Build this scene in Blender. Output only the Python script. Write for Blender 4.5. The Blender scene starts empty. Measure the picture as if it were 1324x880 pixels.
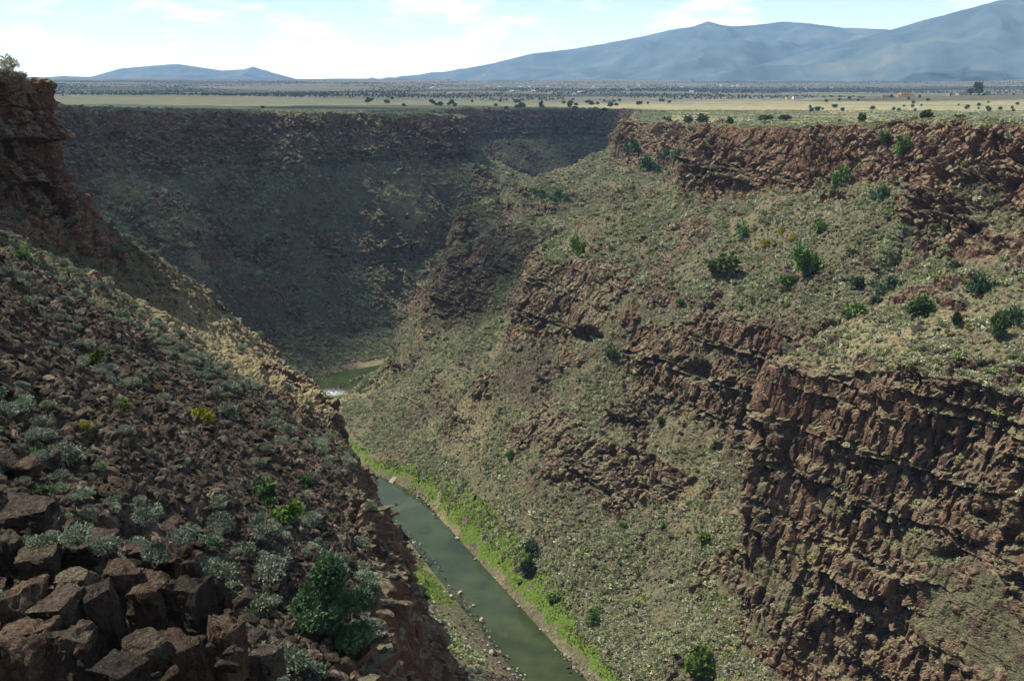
import bpy, math, random, zlib
import numpy as np
from mathutils import Vector, Matrix

R = math.radians
S = bpy.context.scene
COL = S.collection
rng = np.random.default_rng(7)
random.seed(7)

# ------------------------------------------------------------------ camera, sky, sun, exposure
FPX = 1300.0                       # focal length measured in photo pixels (photo 1324 wide)
PITCH = R(13.9)
EYE = np.array([0.0, 0.0, 200.0])  # the river surface is z = 0, the rim about 200 m above it
cam_d = bpy.data.cameras.new('camera')
cam = bpy.data.objects.new('camera', cam_d)
COL.objects.link(cam)
cam.location = EYE
cam.rotation_euler = (math.pi / 2 - PITCH, 0, 0)
cam_d.sensor_width = 36.0
cam_d.lens = 36.0 * FPX / 1324.0
cam_d.clip_start = 0.5
cam_d.clip_end = 120000
S.camera = cam

SUN_EL = R(58)
SUN_AZ = math.atan2(0.20, -0.97)   # horizontal direction towards the sun: from the left and behind
TO_SUN = np.array([math.cos(SUN_EL) * math.cos(SUN_AZ), math.cos(SUN_EL) * math.sin(SUN_AZ), math.sin(SUN_EL)])
sun_d = bpy.data.lights.new('sun', 'SUN')
sun_d.energy = 5.0
sun_d.angle = R(0.5)
sun_d.color = (1.0, 0.94, 0.82)
sun = bpy.data.objects.new('sun', sun_d)
COL.objects.link(sun)
sun.rotation_euler = Vector(TO_SUN).to_track_quat('Z', 'Y').to_euler()
sun.location = (-800, -500, 1500)

W = bpy.data.worlds.new('World')
S.world = W
W.use_nodes = True
wt = W.node_tree
wt.nodes.clear()
def wn(t, **k):
    n = wt.nodes.new(t)
    for a, b in k.items(): setattr(n, a, b)
    return n
wo = wn('ShaderNodeOutputWorld'); wb = wn('ShaderNodeBackground')
sky = wn('ShaderNodeTexSky', sky_type='NISHITA', sun_disc=False, sun_elevation=SUN_EL,
         sun_rotation=math.pi / 2 - SUN_AZ, altitude=2100, air_density=1.0, dust_density=1.0, ozone_density=1.0)
tc = wn('ShaderNodeTexCoord')
mp = wn('ShaderNodeMapping'); mp.inputs['Scale'].default_value = (3.2, 3.2, 13.0)
nz = wn('ShaderNodeTexNoise'); nz.inputs['Scale'].default_value = 3.4; nz.inputs['Detail'].default_value = 9; nz.inputs['Roughness'].default_value = 0.6
rp = wn('ShaderNodeValToRGB')
rp.color_ramp.elements[0].position = 0.49; rp.color_ramp.elements[0].color = (.08, .08, .08, 1)
rp.color_ramp.elements[1].position = 0.64; rp.color_ramp.elements[1].color = (1, 1, 1, 1)
mx = wn('ShaderNodeMix', data_type='RGBA'); mx.inputs['B'].default_value = (8.6, 8.6, 8.8, 1)
wt.links.new(tc.outputs['Generated'], mp.inputs['Vector']); wt.links.new(mp.outputs[0], nz.inputs['Vector'])
wt.links.new(nz.outputs[0], rp.inputs[0])
# bright summer haze low over the horizon
sx = wn('ShaderNodeSeparateXYZ'); wt.links.new(tc.outputs['Generated'], sx.inputs[0])
hz = wn('ShaderNodeMapRange'); hz.interpolation_type = 'SMOOTHSTEP'
for a_, b_ in (('From Min', 0.0), ('From Max', .15), ('To Min', 1.0), ('To Max', 0.0)): hz.inputs[a_].default_value = b_
wt.links.new(sx.outputs['Z'], hz.inputs['Value'])
hm_ = wn('ShaderNodeMix', data_type='RGBA', blend_type='ADD'); hm_.inputs['B'].default_value = (2.3, 2.1, 2.0, 1)
lo_ = wn('ShaderNodeMapRange')
for a_, b_ in (('From Min', .1), ('From Max', .5), ('To Min', 1.0), ('To Max', .5)): lo_.inputs[a_].default_value = b_
wt.links.new(sx.outputs['Z'], lo_.inputs['Value'])
ml = wn('ShaderNodeMath', operation='MULTIPLY'); wt.links.new(rp.outputs[0], ml.inputs[0]); wt.links.new(lo_.outputs[0], ml.inputs[1]); wt.links.new(ml.outputs[0], mx.inputs['Factor'])
wt.links.new(hz.outputs[0], hm_.inputs['Factor']); wt.links.new(mx.outputs['Result'], hm_.inputs['A'])
wt.links.new(sky.outputs[0], mx.inputs['A']); wt.links.new(hm_.outputs['Result'], wb.inputs['Color'])
wb.inputs['Strength'].default_value = 0.10
wt.links.new(wb.outputs[0], wo.inputs[0])

S.view_settings.view_transform = 'Standard'
S.view_settings.look = 'None'
S.view_settings.gamma = 1
S.view_settings.use_curve_mapping = False
S.view_settings.exposure = 0.88
S.render.engine = 'CYCLES'
S.cycles.use_denoising = True
S.cycles.denoiser = "OPENIMAGEDENOISE"
S.cycles.denoising_input_passes = "RGB_ALBEDO_NORMAL"
S.cycles.denoising_prefilter = "ACCURATE"
S.cycles.max_bounces = 4
S.cycles.diffuse_bounces = 2
S.cycles.glossy_bounces = 2
S.cycles.transmission_bounces = 2
S.cycles.volume_bounces = 1
S.cycles.transparent_max_bounces = 4
S.cycles.use_adaptive_sampling = True
S.cycles.adaptive_threshold = 0.02
S.cycles.sample_clamp_indirect = 4

# ------------------------------------------------------------------ helpers
def ray(u, v):
    x = (u - 662) / FPX; up = (440 - v) / FPX
    return np.array([x, math.cos(PITCH) + up * math.sin(PITCH), -math.sin(PITCH) + up * math.cos(PITCH)])
def P(u, v, d=None, z=None):
    """a point of the place, from where it was sighted in the photo and its distance or its height"""
    r = ray(u, v)
    if d is None: d = (z - EYE[2]) / r[2]
    return EYE + r * d
def project(p):
    q = np.asarray(p) - EYE
    dep = q[..., 1] * math.cos(PITCH) - q[..., 2] * math.sin(PITCH)
    upc = q[..., 1] * math.sin(PITCH) + q[..., 2] * math.cos(PITCH)
    dep = np.where(np.abs(dep) < 1e-6, 1e-6, dep)
    return 662 + FPX * q[..., 0] / dep, 440 - FPX * upc / dep, dep

def _h(ix, iy, iz, seed):
    h = (ix.astype(np.int64) * 374761393 + iy.astype(np.int64) * 668265263 + iz.astype(np.int64) * 2147483647 + seed * 1274126177) & 0xFFFFFFFF
    h = ((h ^ (h >> 13)) * 1274126177) & 0xFFFFFFFF
    h = ((h ^ (h >> 16)) * 2246822519) & 0xFFFFFFFF
    h = h ^ (h >> 15)
    return (h & 0xFFFFFF).astype(np.float32) / np.float32(16777216.0)

def chunked(f):
    def g(p, *a, **k):
        p = np.asarray(p, dtype=np.float64)
        n = len(p); out = None
        for i in range(0, n, 60000):
            r = f(p[i:i + 60000], *a, **k)
            if not isinstance(r, tuple): r = (r,)
            if out is None: out = [np.empty(n, np.float32) for _ in r]
            for o, q in zip(out, r): o[i:i + 60000] = q
        return out[0] if len(out) == 1 else out
    return g
def _vn(p, seed):
    f = np.floor(p); i = f.astype(np.int64); t = (p - f).astype(np.float32)
    t = t * t * t * (t * (t * 6 - 15) + 10)
    r = 0
    for dx in (0, 1):
        wx = t[:, 0] if dx else 1 - t[:, 0]
        for dy in (0, 1):
            wy = wx * (t[:, 1] if dy else 1 - t[:, 1])
            for dz in (0, 1):
                r = r + _h(i[:, 0] + dx, i[:, 1] + dy, i[:, 2] + dz, seed) * (wy * (t[:, 2] if dz else 1 - t[:, 2]))
    return r * 2 - 1
@chunked
def fbm(p, scale, octs=4, seed=1, gain=0.5):
    p = p / np.asarray(scale, dtype=np.float64); a = 1.0; s = 0; tot = 0
    for o in range(octs):
        s = s + a * _vn(p + o * 17.3, seed + o * 31); tot += a
        a *= gain; p = p * 2.03
    return s / tot * 1.5
@chunked
def cells(p, scale, seed=1, jit=0.8):
    """Worley cells: (F1, F2 - F1, random value of the cell)"""
    p = p / np.asarray(scale, dtype=np.float64) - 0.5
    f = np.floor(p); i = f.astype(np.int64); n = len(p)
    f1 = np.full(n, 9.0, np.float32); f2 = f1.copy(); cid = np.zeros(n, np.float32)
    for dx in (0, 1):
        for dy in (0, 1):
            for dz in (0, 1):
                a, b, c = i[:, 0] + dx, i[:, 1] + dy, i[:, 2] + dz
                h1 = _h(a, b, c, seed); h2 = _h(a, b, c, seed + 1); h3 = _h(a, b, c, seed + 2)
                d = (f[:, 0] + dx + (h1 - .5) * jit - p[:, 0]) ** 2 + (f[:, 1] + dy + (h2 - .5) * jit - p[:, 1]) ** 2 + (f[:, 2] + dz + (h3 - .5) * jit - p[:, 2]) ** 2
                near = d < f1
                f2 = np.where(near, f1, np.minimum(f2, d)); cid = np.where(near, (h1 * 7.13 + h2 * 3.7 + h3) % 1.0, cid); f1 = np.where(near, d, f1)
    f1 = np.sqrt(f1); f2 = np.sqrt(f2)
    return f1, f2 - f1, cid
def smooth(a, b, x):
    t = np.clip((x - a) / (b - a), 0, 1); return t * t * (3 - 2 * t)

def pchip(x, y, xn):
    """monotone cubic through the rows of y"""
    x = np.asarray(x, float); y = np.asarray(y, float); h = np.diff(x); d = np.diff(y, axis=0) / h[:, None]
    m = np.zeros_like(y); m[0] = d[0]; m[-1] = d[-1]
    for i in range(1, len(x) - 1):
        same = d[i - 1] * d[i] > 0
        w1 = 2 * h[i] + h[i - 1]; w2 = h[i] + 2 * h[i - 1]
        with np.errstate(divide='ignore', invalid='ignore'):
            m[i] = np.where(same, (w1 + w2) / (w1 / d[i - 1] + w2 / d[i]), 0)
    k = np.clip(np.searchsorted(x, xn, 'right') - 1, 0, len(x) - 2)
    t = ((xn - x[k]) / h[k])[:, None]; hh = h[k][:, None]
    return (2 * t**3 - 3 * t**2 + 1) * y[k] + (t**3 - 2 * t**2 + t) * hh * m[k] + (-2 * t**3 + 3 * t**2) * y[k + 1] + (t**3 - t**2) * hh * m[k + 1]

def mesh_from(name, verts, faces, mat=None, smooth_shade=True, attrs=None):
    """faces: (n,4) or (n,3) int array"""
    verts = np.asarray(verts, np.float32); faces = np.asarray(faces, np.int32)
    me = bpy.data.meshes.new(name)
    nv, (nf, k) = len(verts), faces.shape
    me.vertices.add(nv); me.vertices.foreach_set('co', verts.ravel())
    me.loops.add(nf * k); me.loops.foreach_set('vertex_index', faces.ravel())
    me.polygons.add(nf); me.polygons.foreach_set('loop_start', np.arange(0, nf * k, k, dtype=np.int32))
    try: me.polygons.foreach_set('loop_total', np.full(nf, k, np.int32))
    except Exception: pass
    me.polygons.foreach_set('use_smooth', np.full(nf, smooth_shade, bool))
    if attrs:
        for an, av in attrs.items():
            a = me.attributes.new(an, 'FLOAT', 'POINT'); a.data.foreach_set('value', np.asarray(av, np.float32).ravel())
    me.update(calc_edges=True)
    if mat: me.materials.append(mat)
    return me
def link(name, me, parent=None, loc=None):
    o = bpy.data.objects.new(name, me); COL.objects.link(o)
    if parent is not None: o.parent = parent
    if loc is not None: o.location = loc
    return o
def tag(o, label=None, cat=None, group=None, kind=None):
    if label: o['label'] = label
    if cat: o['category'] = cat
    if group: o['group'] = group
    if kind: o['kind'] = kind
    return o
def grid_faces(nr, nc):
    i = (np.arange(nr - 1)[:, None] * nc + np.arange(nc - 1)[None, :]).ravel()
    return np.stack([i, i + 1, i + nc + 1, i + nc], 1)

# ------------------------------------------------------------------ materials
class NT:
    def __init__(s, name):
        s.m = bpy.data.materials.new(name); s.m.use_nodes = True
        s.t = s.m.node_tree; s.t.nodes.clear()
        s.out = s.n('ShaderNodeOutputMaterial')
    def n(s, t, **k):
        x = s.t.nodes.new(t)
        for a, b in k.items(): setattr(x, a, b)
        return x
    def l(s, a, b): s.t.links.new(a, b)
    def put(s, sock, v):
        if hasattr(v, 'is_linked') or hasattr(v, 'links'): s.l(v, sock)
        else: sock.default_value = v
    def noise(s, vec, scale, detail=4, rough=.55, dist=0):
        x = s.n('ShaderNodeTexNoise'); x.inputs['Scale'].default_value = scale; x.inputs['Detail'].default_value = detail
        x.inputs['Roughness'].default_value = rough; x.inputs['Distortion'].default_value = dist
        if vec is not None: s.l(vec, x.inputs['Vector'])
        return x.outputs[0]
    def vor(s, vec, scale, feature='F1', out='Distance'):
        x = s.n('ShaderNodeTexVoronoi', feature=feature); x.inputs['Scale'].default_value = scale
        if vec is not None: s.l(vec, x.inputs['Vector'])
        return x.outputs[out]
    def ramp(s, fac, stops):
        x = s.n('ShaderNodeValToRGB'); cr = x.color_ramp
        while len(cr.elements) < len(stops): cr.elements.new(.5)
        for e, (p, c) in zip(cr.elements, stops):
            e.position = p; e.color = (c, c, c, 1) if not isinstance(c, tuple) else (*c, 1)
        s.l(fac, x.inputs[0]); return x.outputs[0]
    def mix(s, f, a, b, mode='MIX'):
        x = s.n('ShaderNodeMix', data_type='RGBA', blend_type=mode)
        s.put(x.inputs['Factor'], f)
        for nm, v in (('A', a), ('B', b)): s.put(x.inputs[nm], (*v, 1) if isinstance(v, tuple) else v)
        return x.outputs['Result']
    def math(s, op, a, b=0.0, c=None):
        x = s.n('ShaderNodeMath', operation=op); s.put(x.inputs[0], a); s.put(x.inputs[1], b)
        if c is not None: s.put(x.inputs[2], c)
        return x.outputs[0]
    def attr(s, name):
        return s.n('ShaderNodeAttribute', attribute_name=name).outputs['Fac']
    def mapping(s, vec, scale):
        x = s.n('ShaderNodeMapping'); x.inputs['Scale'].default_value = scale; s.l(vec, x.inputs['Vector']); return x.outputs[0]
    def bump(s, h, strength=.5, dist=.1, normal=None):
        x = s.n('ShaderNodeBump'); x.inputs['Strength'].default_value = strength; x.inputs['Distance'].default_value = dist
        s.l(h, x.inputs['Height'])
        if normal is not None: s.l(normal, x.inputs['Normal'])
        return x.outputs[0]
    def bsdf(s, color, rough=.9, normal=None, spec=.15, trans=None):
        x = s.n('ShaderNodeBsdfPrincipled'); s.put(x.inputs['Base Color'], (*color, 1) if isinstance(color, tuple) else color)
        s.put(x.inputs['Roughness'], rough); x.inputs['Specular IOR Level'].default_value = spec
        if normal is not None: s.l(normal, x.inputs['Normal'])
        if trans:
            tr = s.n('ShaderNodeBsdfTranslucent'); s.put(tr.inputs['Color'], (*color, 1) if isinstance(color, tuple) else color)
            ms = s.n('ShaderNodeMixShader'); ms.inputs[0].default_value = trans
            s.l(x.outputs[0], ms.inputs[1]); s.l(tr.outputs[0], ms.inputs[2]); s.l(ms.outputs[0], s.out.inputs['Surface'])
        else: s.l(x.outputs[0], s.out.inputs['Surface'])
        return x

def make_rock_land():
    """canyon walls: basalt where attribute rock is high, stony soil, dry grass and low scrub elsewhere"""
    t = NT('canyon_ground'); pos = t.n('ShaderNodeNewGeometry').outputs['Position']
    nrm = t.n('ShaderNodeNewGeometry').outputs['Normal']
    sep = t.n('ShaderNodeSeparateXYZ'); t.l(nrm, sep.inputs[0]); nzv = sep.outputs['Z']
    col_map = t.mapping(pos, (1, 1, .38))
    n1 = t.noise(pos, .045, 4, .6); n2 = t.noise(col_map, .42, 5, .65); n3 = t.noise(pos, 2.2, 4, .6)
    blk = t.vor(col_map, .55, out='Color')
    bs = t.n('ShaderNodeSeparateColor'); t.l(blk, bs.inputs[0])
    rock = t.ramp(n2, [(.25, (.020, .013, .011)), (.42, (.050, .030, .022)), (.55, (.098, .055, .036)), (.68, (.17, .092, .055)), (.82, (.24, .165, .11))])
    rust = t.ramp(n1, [(.42, (.048, .029, .024)), (.60, (.15, .078, .048))])
    rock = t.mix(.35, rock, rust)
    rock = t.mix(t.math('MULTIPLY', bs.outputs[0], .6), rock, (.20, .135, .09))
    rock = t.mix(t.ramp(bs.outputs[1], [(.55, 0.0), (.95, .75)]), rock, (.026, .018, .017))
    # the uppermost lava flows weather redder
    sp = t.n('ShaderNodeSeparateXYZ'); t.l(pos, sp.inputs[0])
    rock = t.mix(t.math('MULTIPLY', t.ramp(t.math('MULTIPLY', sp.outputs['Z'], .005), [(.68, 0.0), (.8, .55)]), t.ramp(n2, [(.3, .4), (.6, 1.0)])), rock, (.135, .060, .040))
    # pale lichen on the tops and along joints
    lich = t.math('MULTIPLY', t.ramp(nzv, [(.45, 0.0), (.8, 1.0)]), t.ramp(n3, [(.36, 0.0), (.55, .9)]))
    rock = t.mix(lich, rock, (.26, .235, .135))
    # soil with stones
    st = t.vor(pos, 1.9, out='Color'); ss = t.n('ShaderNodeSeparateColor'); t.l(st, ss.inputs[0])
    soil = t.ramp(n3, [(.3, (.04, .029, .021)), (.5, (.085, .064, .042)), (.7, (.15, .12, .075))])
    stone = t.ramp(ss.outputs[0], [(.0, (.035, .024, .021)), (.6, (.10, .066, .048)), (1, (.20, .145, .105))])
    soil = t.mix(t.ramp(ss.outputs[1], [(.35, 1.0), (.6, 0.0)]), soil, stone)
    gn = t.noise(pos, .8, 5, .7)
    scrub = t.ramp(gn, [(.3, (.04, .040, .024)), (.5, (.10, .096, .055)), (.7, (.19, .175, .098))])
    land = t.mix(t.ramp(t.noise(pos, .16, 5, .65), [(.34, 0.0), (.50, .9)]), soil, scrub)
    grass = t.ramp(gn, [(.3, (.13, .10, .053)), (.6, (.29, .24, .13))])
    gmask = t.math('MULTIPLY', t.attr('grass'), t.ramp(n3, [(.32, .25), (.55, 1.0)]))
    land = t.mix(gmask, land, grass)
    dark = t.math('MULTIPLY', t.attr('talus'), t.ramp(t.noise(pos, .1, 4, .6), [(.3, 1.0), (.75, .55)]))
    stones2 = t.vor(pos, 1.15, out='Color'); s2 = t.n('ShaderNodeSeparateColor'); t.l(stones2, s2.inputs[0])
    talus = t.ramp(s2.outputs[0], [(.0, (.022, .017, .014)), (.55, (.062, .044, .033)), (.85, (.11, .078, .057)), (1, (.17, .13, .105))])
    land = t.mix(dark, land, talus)
    rm = t.ramp(t.math('ADD', t.attr('rock'), t.math('MULTIPLY', t.math('SUBTRACT', t.noise(pos, .5, 5, .7), .5), .9)), [(.35, 0.0), (.6, 1.0)])
    flat = t.ramp(nzv, [(.68, 1.0), (.9, .25)])
    rm = t.math('MULTIPLY', rm, flat)
    col = t.mix(rm, land, rock)
    col = t.mix(t.attr('green'), col, t.ramp(gn, [(.3, (.04, .07, .012)), (.6, (.10, .15, .022))]))
    h = t.math('ADD', t.math('MULTIPLY', t.vor(pos, 1.6), .8), t.math('MULTIPLY', t.noise(pos, 3.0, 6, .65), 1.0))
    h = t.math('ADD', h, t.math('MULTIPLY', t.vor(col_map, .7), .8))
    t.bsdf(col, .92, t.bump(h, .9, .55), .12)
    return t.m

def make_plain_mat():
    t = NT('plateau_ground'); pos = t.n('ShaderNodeNewGeometry').outputs['Position']
    d = t.n('ShaderNodeVectorMath', operation='LENGTH'); t.l(pos, d.inputs[0]); dist = d.outputs['Value']
    n1 = t.noise(t.mapping(pos, (.0016, .005, 1)), 1.0, 5, .6); n2 = t.noise(pos, .06, 6, .7); n3 = t.noise(pos, .9, 4, .7)
    grass = t.ramp(n2, [(.3, (.13, .12, .06)), (.5, (.22, .195, .10)), (.7, (.31, .27, .145))])
    sage = t.ramp(n2, [(.3, (.075, .08, .045)), (.55, (.125, .13, .072)), (.75, (.19, .185, .10))])
    near = t.mix(t.ramp(t.math('ADD', t.attr('grass'), t.math('MULTIPLY', t.math('SUBTRACT', n1, .5), 1.3)), [(.42, 0.0), (.58, 1.0)]), sage, grass)
    near = t.mix(t.ramp(n3, [(.35, .45), (.55, 0.0)]), near, (.07, .07, .04))
    far = t.ramp(t.noise(t.mapping(pos, (.0006, .0011, 1)), 1.0, 7, .68), [(.3, (.035, .042, .028)), (.5, (.075, .075, .05)), (.62, (.16, .135, .10)), (.75, (.26, .22, .17))])
    dots = t.ramp(t.vor(pos, .02), [(.25, 1.0), (.4, 0.0)])
    far = t.mix(t.math('MULTIPLY', dots, .8), far, (.035, .045, .03))
    m = t.ramp(t.math('MULTIPLY', dist, 1 / 5000.0), [(.36, 0.0), (.56, 1.0)])
    t.bsdf(t.mix(m, near, far), .95, t.bump(n3, .6, .4), .08)
    return t.m

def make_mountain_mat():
    t = NT('hazed_mountain_forest'); pos = t.n('ShaderNodeNewGeometry').outputs['Position']
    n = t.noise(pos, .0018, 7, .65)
    c = t.ramp(n, [(.35, (.035, .058, .062)), (.55, (.062, .088, .092)), (.68, (.10, .115, .10)), (.8, (.19, .18, .15))])  # forest tones lifted and blued: distance haze put into the colour
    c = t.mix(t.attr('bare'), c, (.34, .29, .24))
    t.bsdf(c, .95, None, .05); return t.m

def make_water():
    t = NT('river_water'); pos = t.n('ShaderNodeNewGeometry').outputs['Position']
    n = t.noise(t.mapping(pos, (1.0, .45, 1)), .55, 5, .6)
    n2 = t.noise(pos, .07, 3, .6)
    deep = t.ramp(n2, [(.35, (.018, .027, .009)), (.65, (.034, .045, .015))])
    foam = t.math('MULTIPLY', t.attr('foam'), t.ramp(t.noise(t.mapping(pos, (.5, 1.6, 1)), .9, 5, .7), [(.42, 0.0), (.56, 1.0)]))
    col = t.mix(foam, deep, (.75, .78, .8))
    x = t.bsdf(col, t.math('ADD', .07, t.math('MULTIPLY', foam, .6)), t.bump(n, .10, .2), .25)
    x.inputs['IOR'].default_value = 1.33
    return t.m

def leaf_mat(name, dark, mid, light, trans=.18, noise_scale=3.0):
    t = NT(name); oi = t.n('ShaderNodeObjectInfo').outputs['Random']
    tc = t.n('ShaderNodeTexCoord').outputs['Object']
    n = t.noise(tc, noise_scale, 2, .6)
    c = t.ramp(n, [(.28, dark), (.5, mid), (.72, light)])
    c2 = t.n('ShaderNodeHueSaturation'); t.l(c, c2.inputs['Color'])
    t.l(t.math('MULTIPLY_ADD', oi, .7, .68), c2.inputs['Value'])
    t.l(t.math('MULTIPLY_ADD', t.math('FRACT', t.math('MULTIPLY', oi, 17.3)), .05, .475), c2.inputs['Hue'])
    t.l(t.math('MULTIPLY_ADD', t.math('FRACT', t.math('MULTIPLY', oi, 7.7)), .4, .8), c2.inputs['Saturation'])
    t.bsdf(c2.outputs[0], .8, None, .15, trans); return t.m
def plain_mat(name, c, rough=.85, nscale=4, var=.5):
    t = NT(name); tc = t.n('ShaderNodeTexCoord').outputs['Object']
    n = t.noise(tc, nscale, 4, .6)
    col = t.ramp(n, [(.3, tuple(x * (1 - var) for x in c)), (.7, tuple(min(1, x * (1 + var)) for x in c))])
    t.bsdf(col, rough, t.bump(n, .4, .05), .2); return t.m
def boulder_mat(name, dark, mid, light, lichen=None, lich=.5):
    t = NT(name); g = t.n('ShaderNodeNewGeometry'); pos = t.n('ShaderNodeTexCoord').outputs['Object']
    oi = t.n('ShaderNodeObjectInfo').outputs['Random']
    off = t.n('ShaderNodeVectorMath', operation='ADD'); t.l(pos, off.inputs[0])
    cx = t.n('ShaderNodeCombineXYZ'); t.l(t.math('MULTIPLY', oi, 50.0), cx.inputs[0]); t.l(cx.outputs[0], off.inputs[1]); pv = off.outputs[0]
    n = t.noise(pv, 3.2, 8, .7); n2 = t.noise(pv, 11, 6, .75)
    c = t.ramp(n, [(.28, dark), (.5, mid), (.74, light)])
    c = t.mix(t.math('MULTIPLY', oi, .5), c, mid)
    if lichen:
        sep = t.n('ShaderNodeSeparateXYZ'); t.l(g.outputs['Normal'], sep.inputs[0])
        m = t.math('MULTIPLY', t.ramp(sep.outputs['Z'], [(.0, .15), (.7, 1.0)]), t.ramp(n2, [(.62 - lich * .3, 0.0), (.72 - lich * .2, 1.0)]))
        c = t.mix(m, c, lichen)
    ds = t.n('ShaderNodeVectorMath', operation='MULTIPLY_ADD'); nv = t.n('ShaderNodeTexNoise'); nv.inputs['Scale'].default_value = 4; nv.inputs['Detail'].default_value = 4; t.l(pv, nv.inputs['Vector'])
    t.l(nv.outputs['Color'], ds.inputs[0]); ds.inputs[1].default_value = (.8, .8, .8); t.l(pv, ds.inputs[2])
    crk = t.vor(ds.outputs[0], 2.1, 'DISTANCE_TO_EDGE')
    c = t.mix(t.ramp(crk, [(.0, .5), (.022, 0.0)]), c, (.012, .009, .008))
    c = t.mix(t.ramp(n2, [(.3, .5), (.5, 0.0)]), c, dark)
    c2 = t.n('ShaderNodeHueSaturation'); t.l(c, c2.inputs['Color']); t.l(t.math('MULTIPLY_ADD', t.math('FRACT', t.math('MULTIPLY', oi, 9.1)), .8, .6), c2.inputs['Value'])
    h = t.math('ADD', t.math('MULTIPLY', n2, 1.2), t.math('ADD', t.math('MULTIPLY', t.vor(pv, 4.0), .7), t.math('ADD', t.math('MULTIPLY', n, 1.2), t.math('MULTIPLY', t.math('MINIMUM', crk, .05), 12.0))))
    t.bsdf(c2.outputs[0], .95, t.bump(h, 1.0, .16), .1); return t.m

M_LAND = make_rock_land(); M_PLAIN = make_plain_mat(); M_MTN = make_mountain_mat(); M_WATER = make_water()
M_SAGE = leaf_mat('sage_leaves', (.17, .18, .105), (.28, .285, .175), (.38, .375, .24))
M_SAGE_L = leaf_mat('sage_leaves_silvery', (.075, .095, .062), (.145, .172, .118), (.23, .26, .185))
M_SAGE_G = leaf_mat('olive_scrub_leaves', (.10, .125, .045), (.18, .21, .085), (.27, .29, .13))
M_GREEN = leaf_mat('bright_leaves', (.045, .075, .02), (.085, .13, .034), (.15, .20, .06), .2)
M_JUN = leaf_mat('juniper_needles', (.022, .042, .014), (.042, .075, .02), (.075, .115, .03), .12)
M_OAK = leaf_mat('dark_green_leaves', (.025, .05, .024), (.05, .092, .042), (.09, .145, .07), .2)
M_DRY = leaf_mat('dry_grass', (.20, .16, .08), (.30, .25, .13), (.40, .34, .19), .2)
M_YEL = leaf_mat('yellowing_leaves', (.11, .10, .02), (.20, .18, .03), (.30, .25, .05), .25)
M_RIV = leaf_mat('river_grass_blades', (.06, .095, .014), (.11, .165, .024), (.21, .24, .055), .25, .12)
M_WOOD = plain_mat('grey_bark', (.13, .105, .085), .9, 6)
M_BOULD = boulder_mat('basalt', (.022, .017, .014), (.058, .044, .034), (.115, .088, .066), (.16, .15, .10), .25)
M_BOULD_R = boulder_mat('rusty_basalt', (.028, .020, .015), (.072, .047, .033), (.15, .097, .062), (.17, .15, .10), .3)
M_BOULD_L = boulder_mat('lichened_basalt', (.045, .035, .028), (.09, .07, .053), (.15, .12, .09), (.21, .20, .09), .35)
M_PALE = boulder_mat('pale_river_stone', (.16, .14, .12), (.30, .26, .22), (.45, .40, .34))

# ------------------------------------------------------------------ the canyon: sections lofted along the gorge
def RT(t, r, z):   # right wall: t metres along the river, r metres away from its far bank
    return np.array([.9135 * (r + 142) - .4067 * t, .4067 * (r + 142) + .9135 * t, z])
def LT(s, q, z):   # left wall: s metres along the rim, q metres out from the camera's rim line
    return np.array([.898 * q - .44 * s, .44 * q + .898 * s, z])

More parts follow.
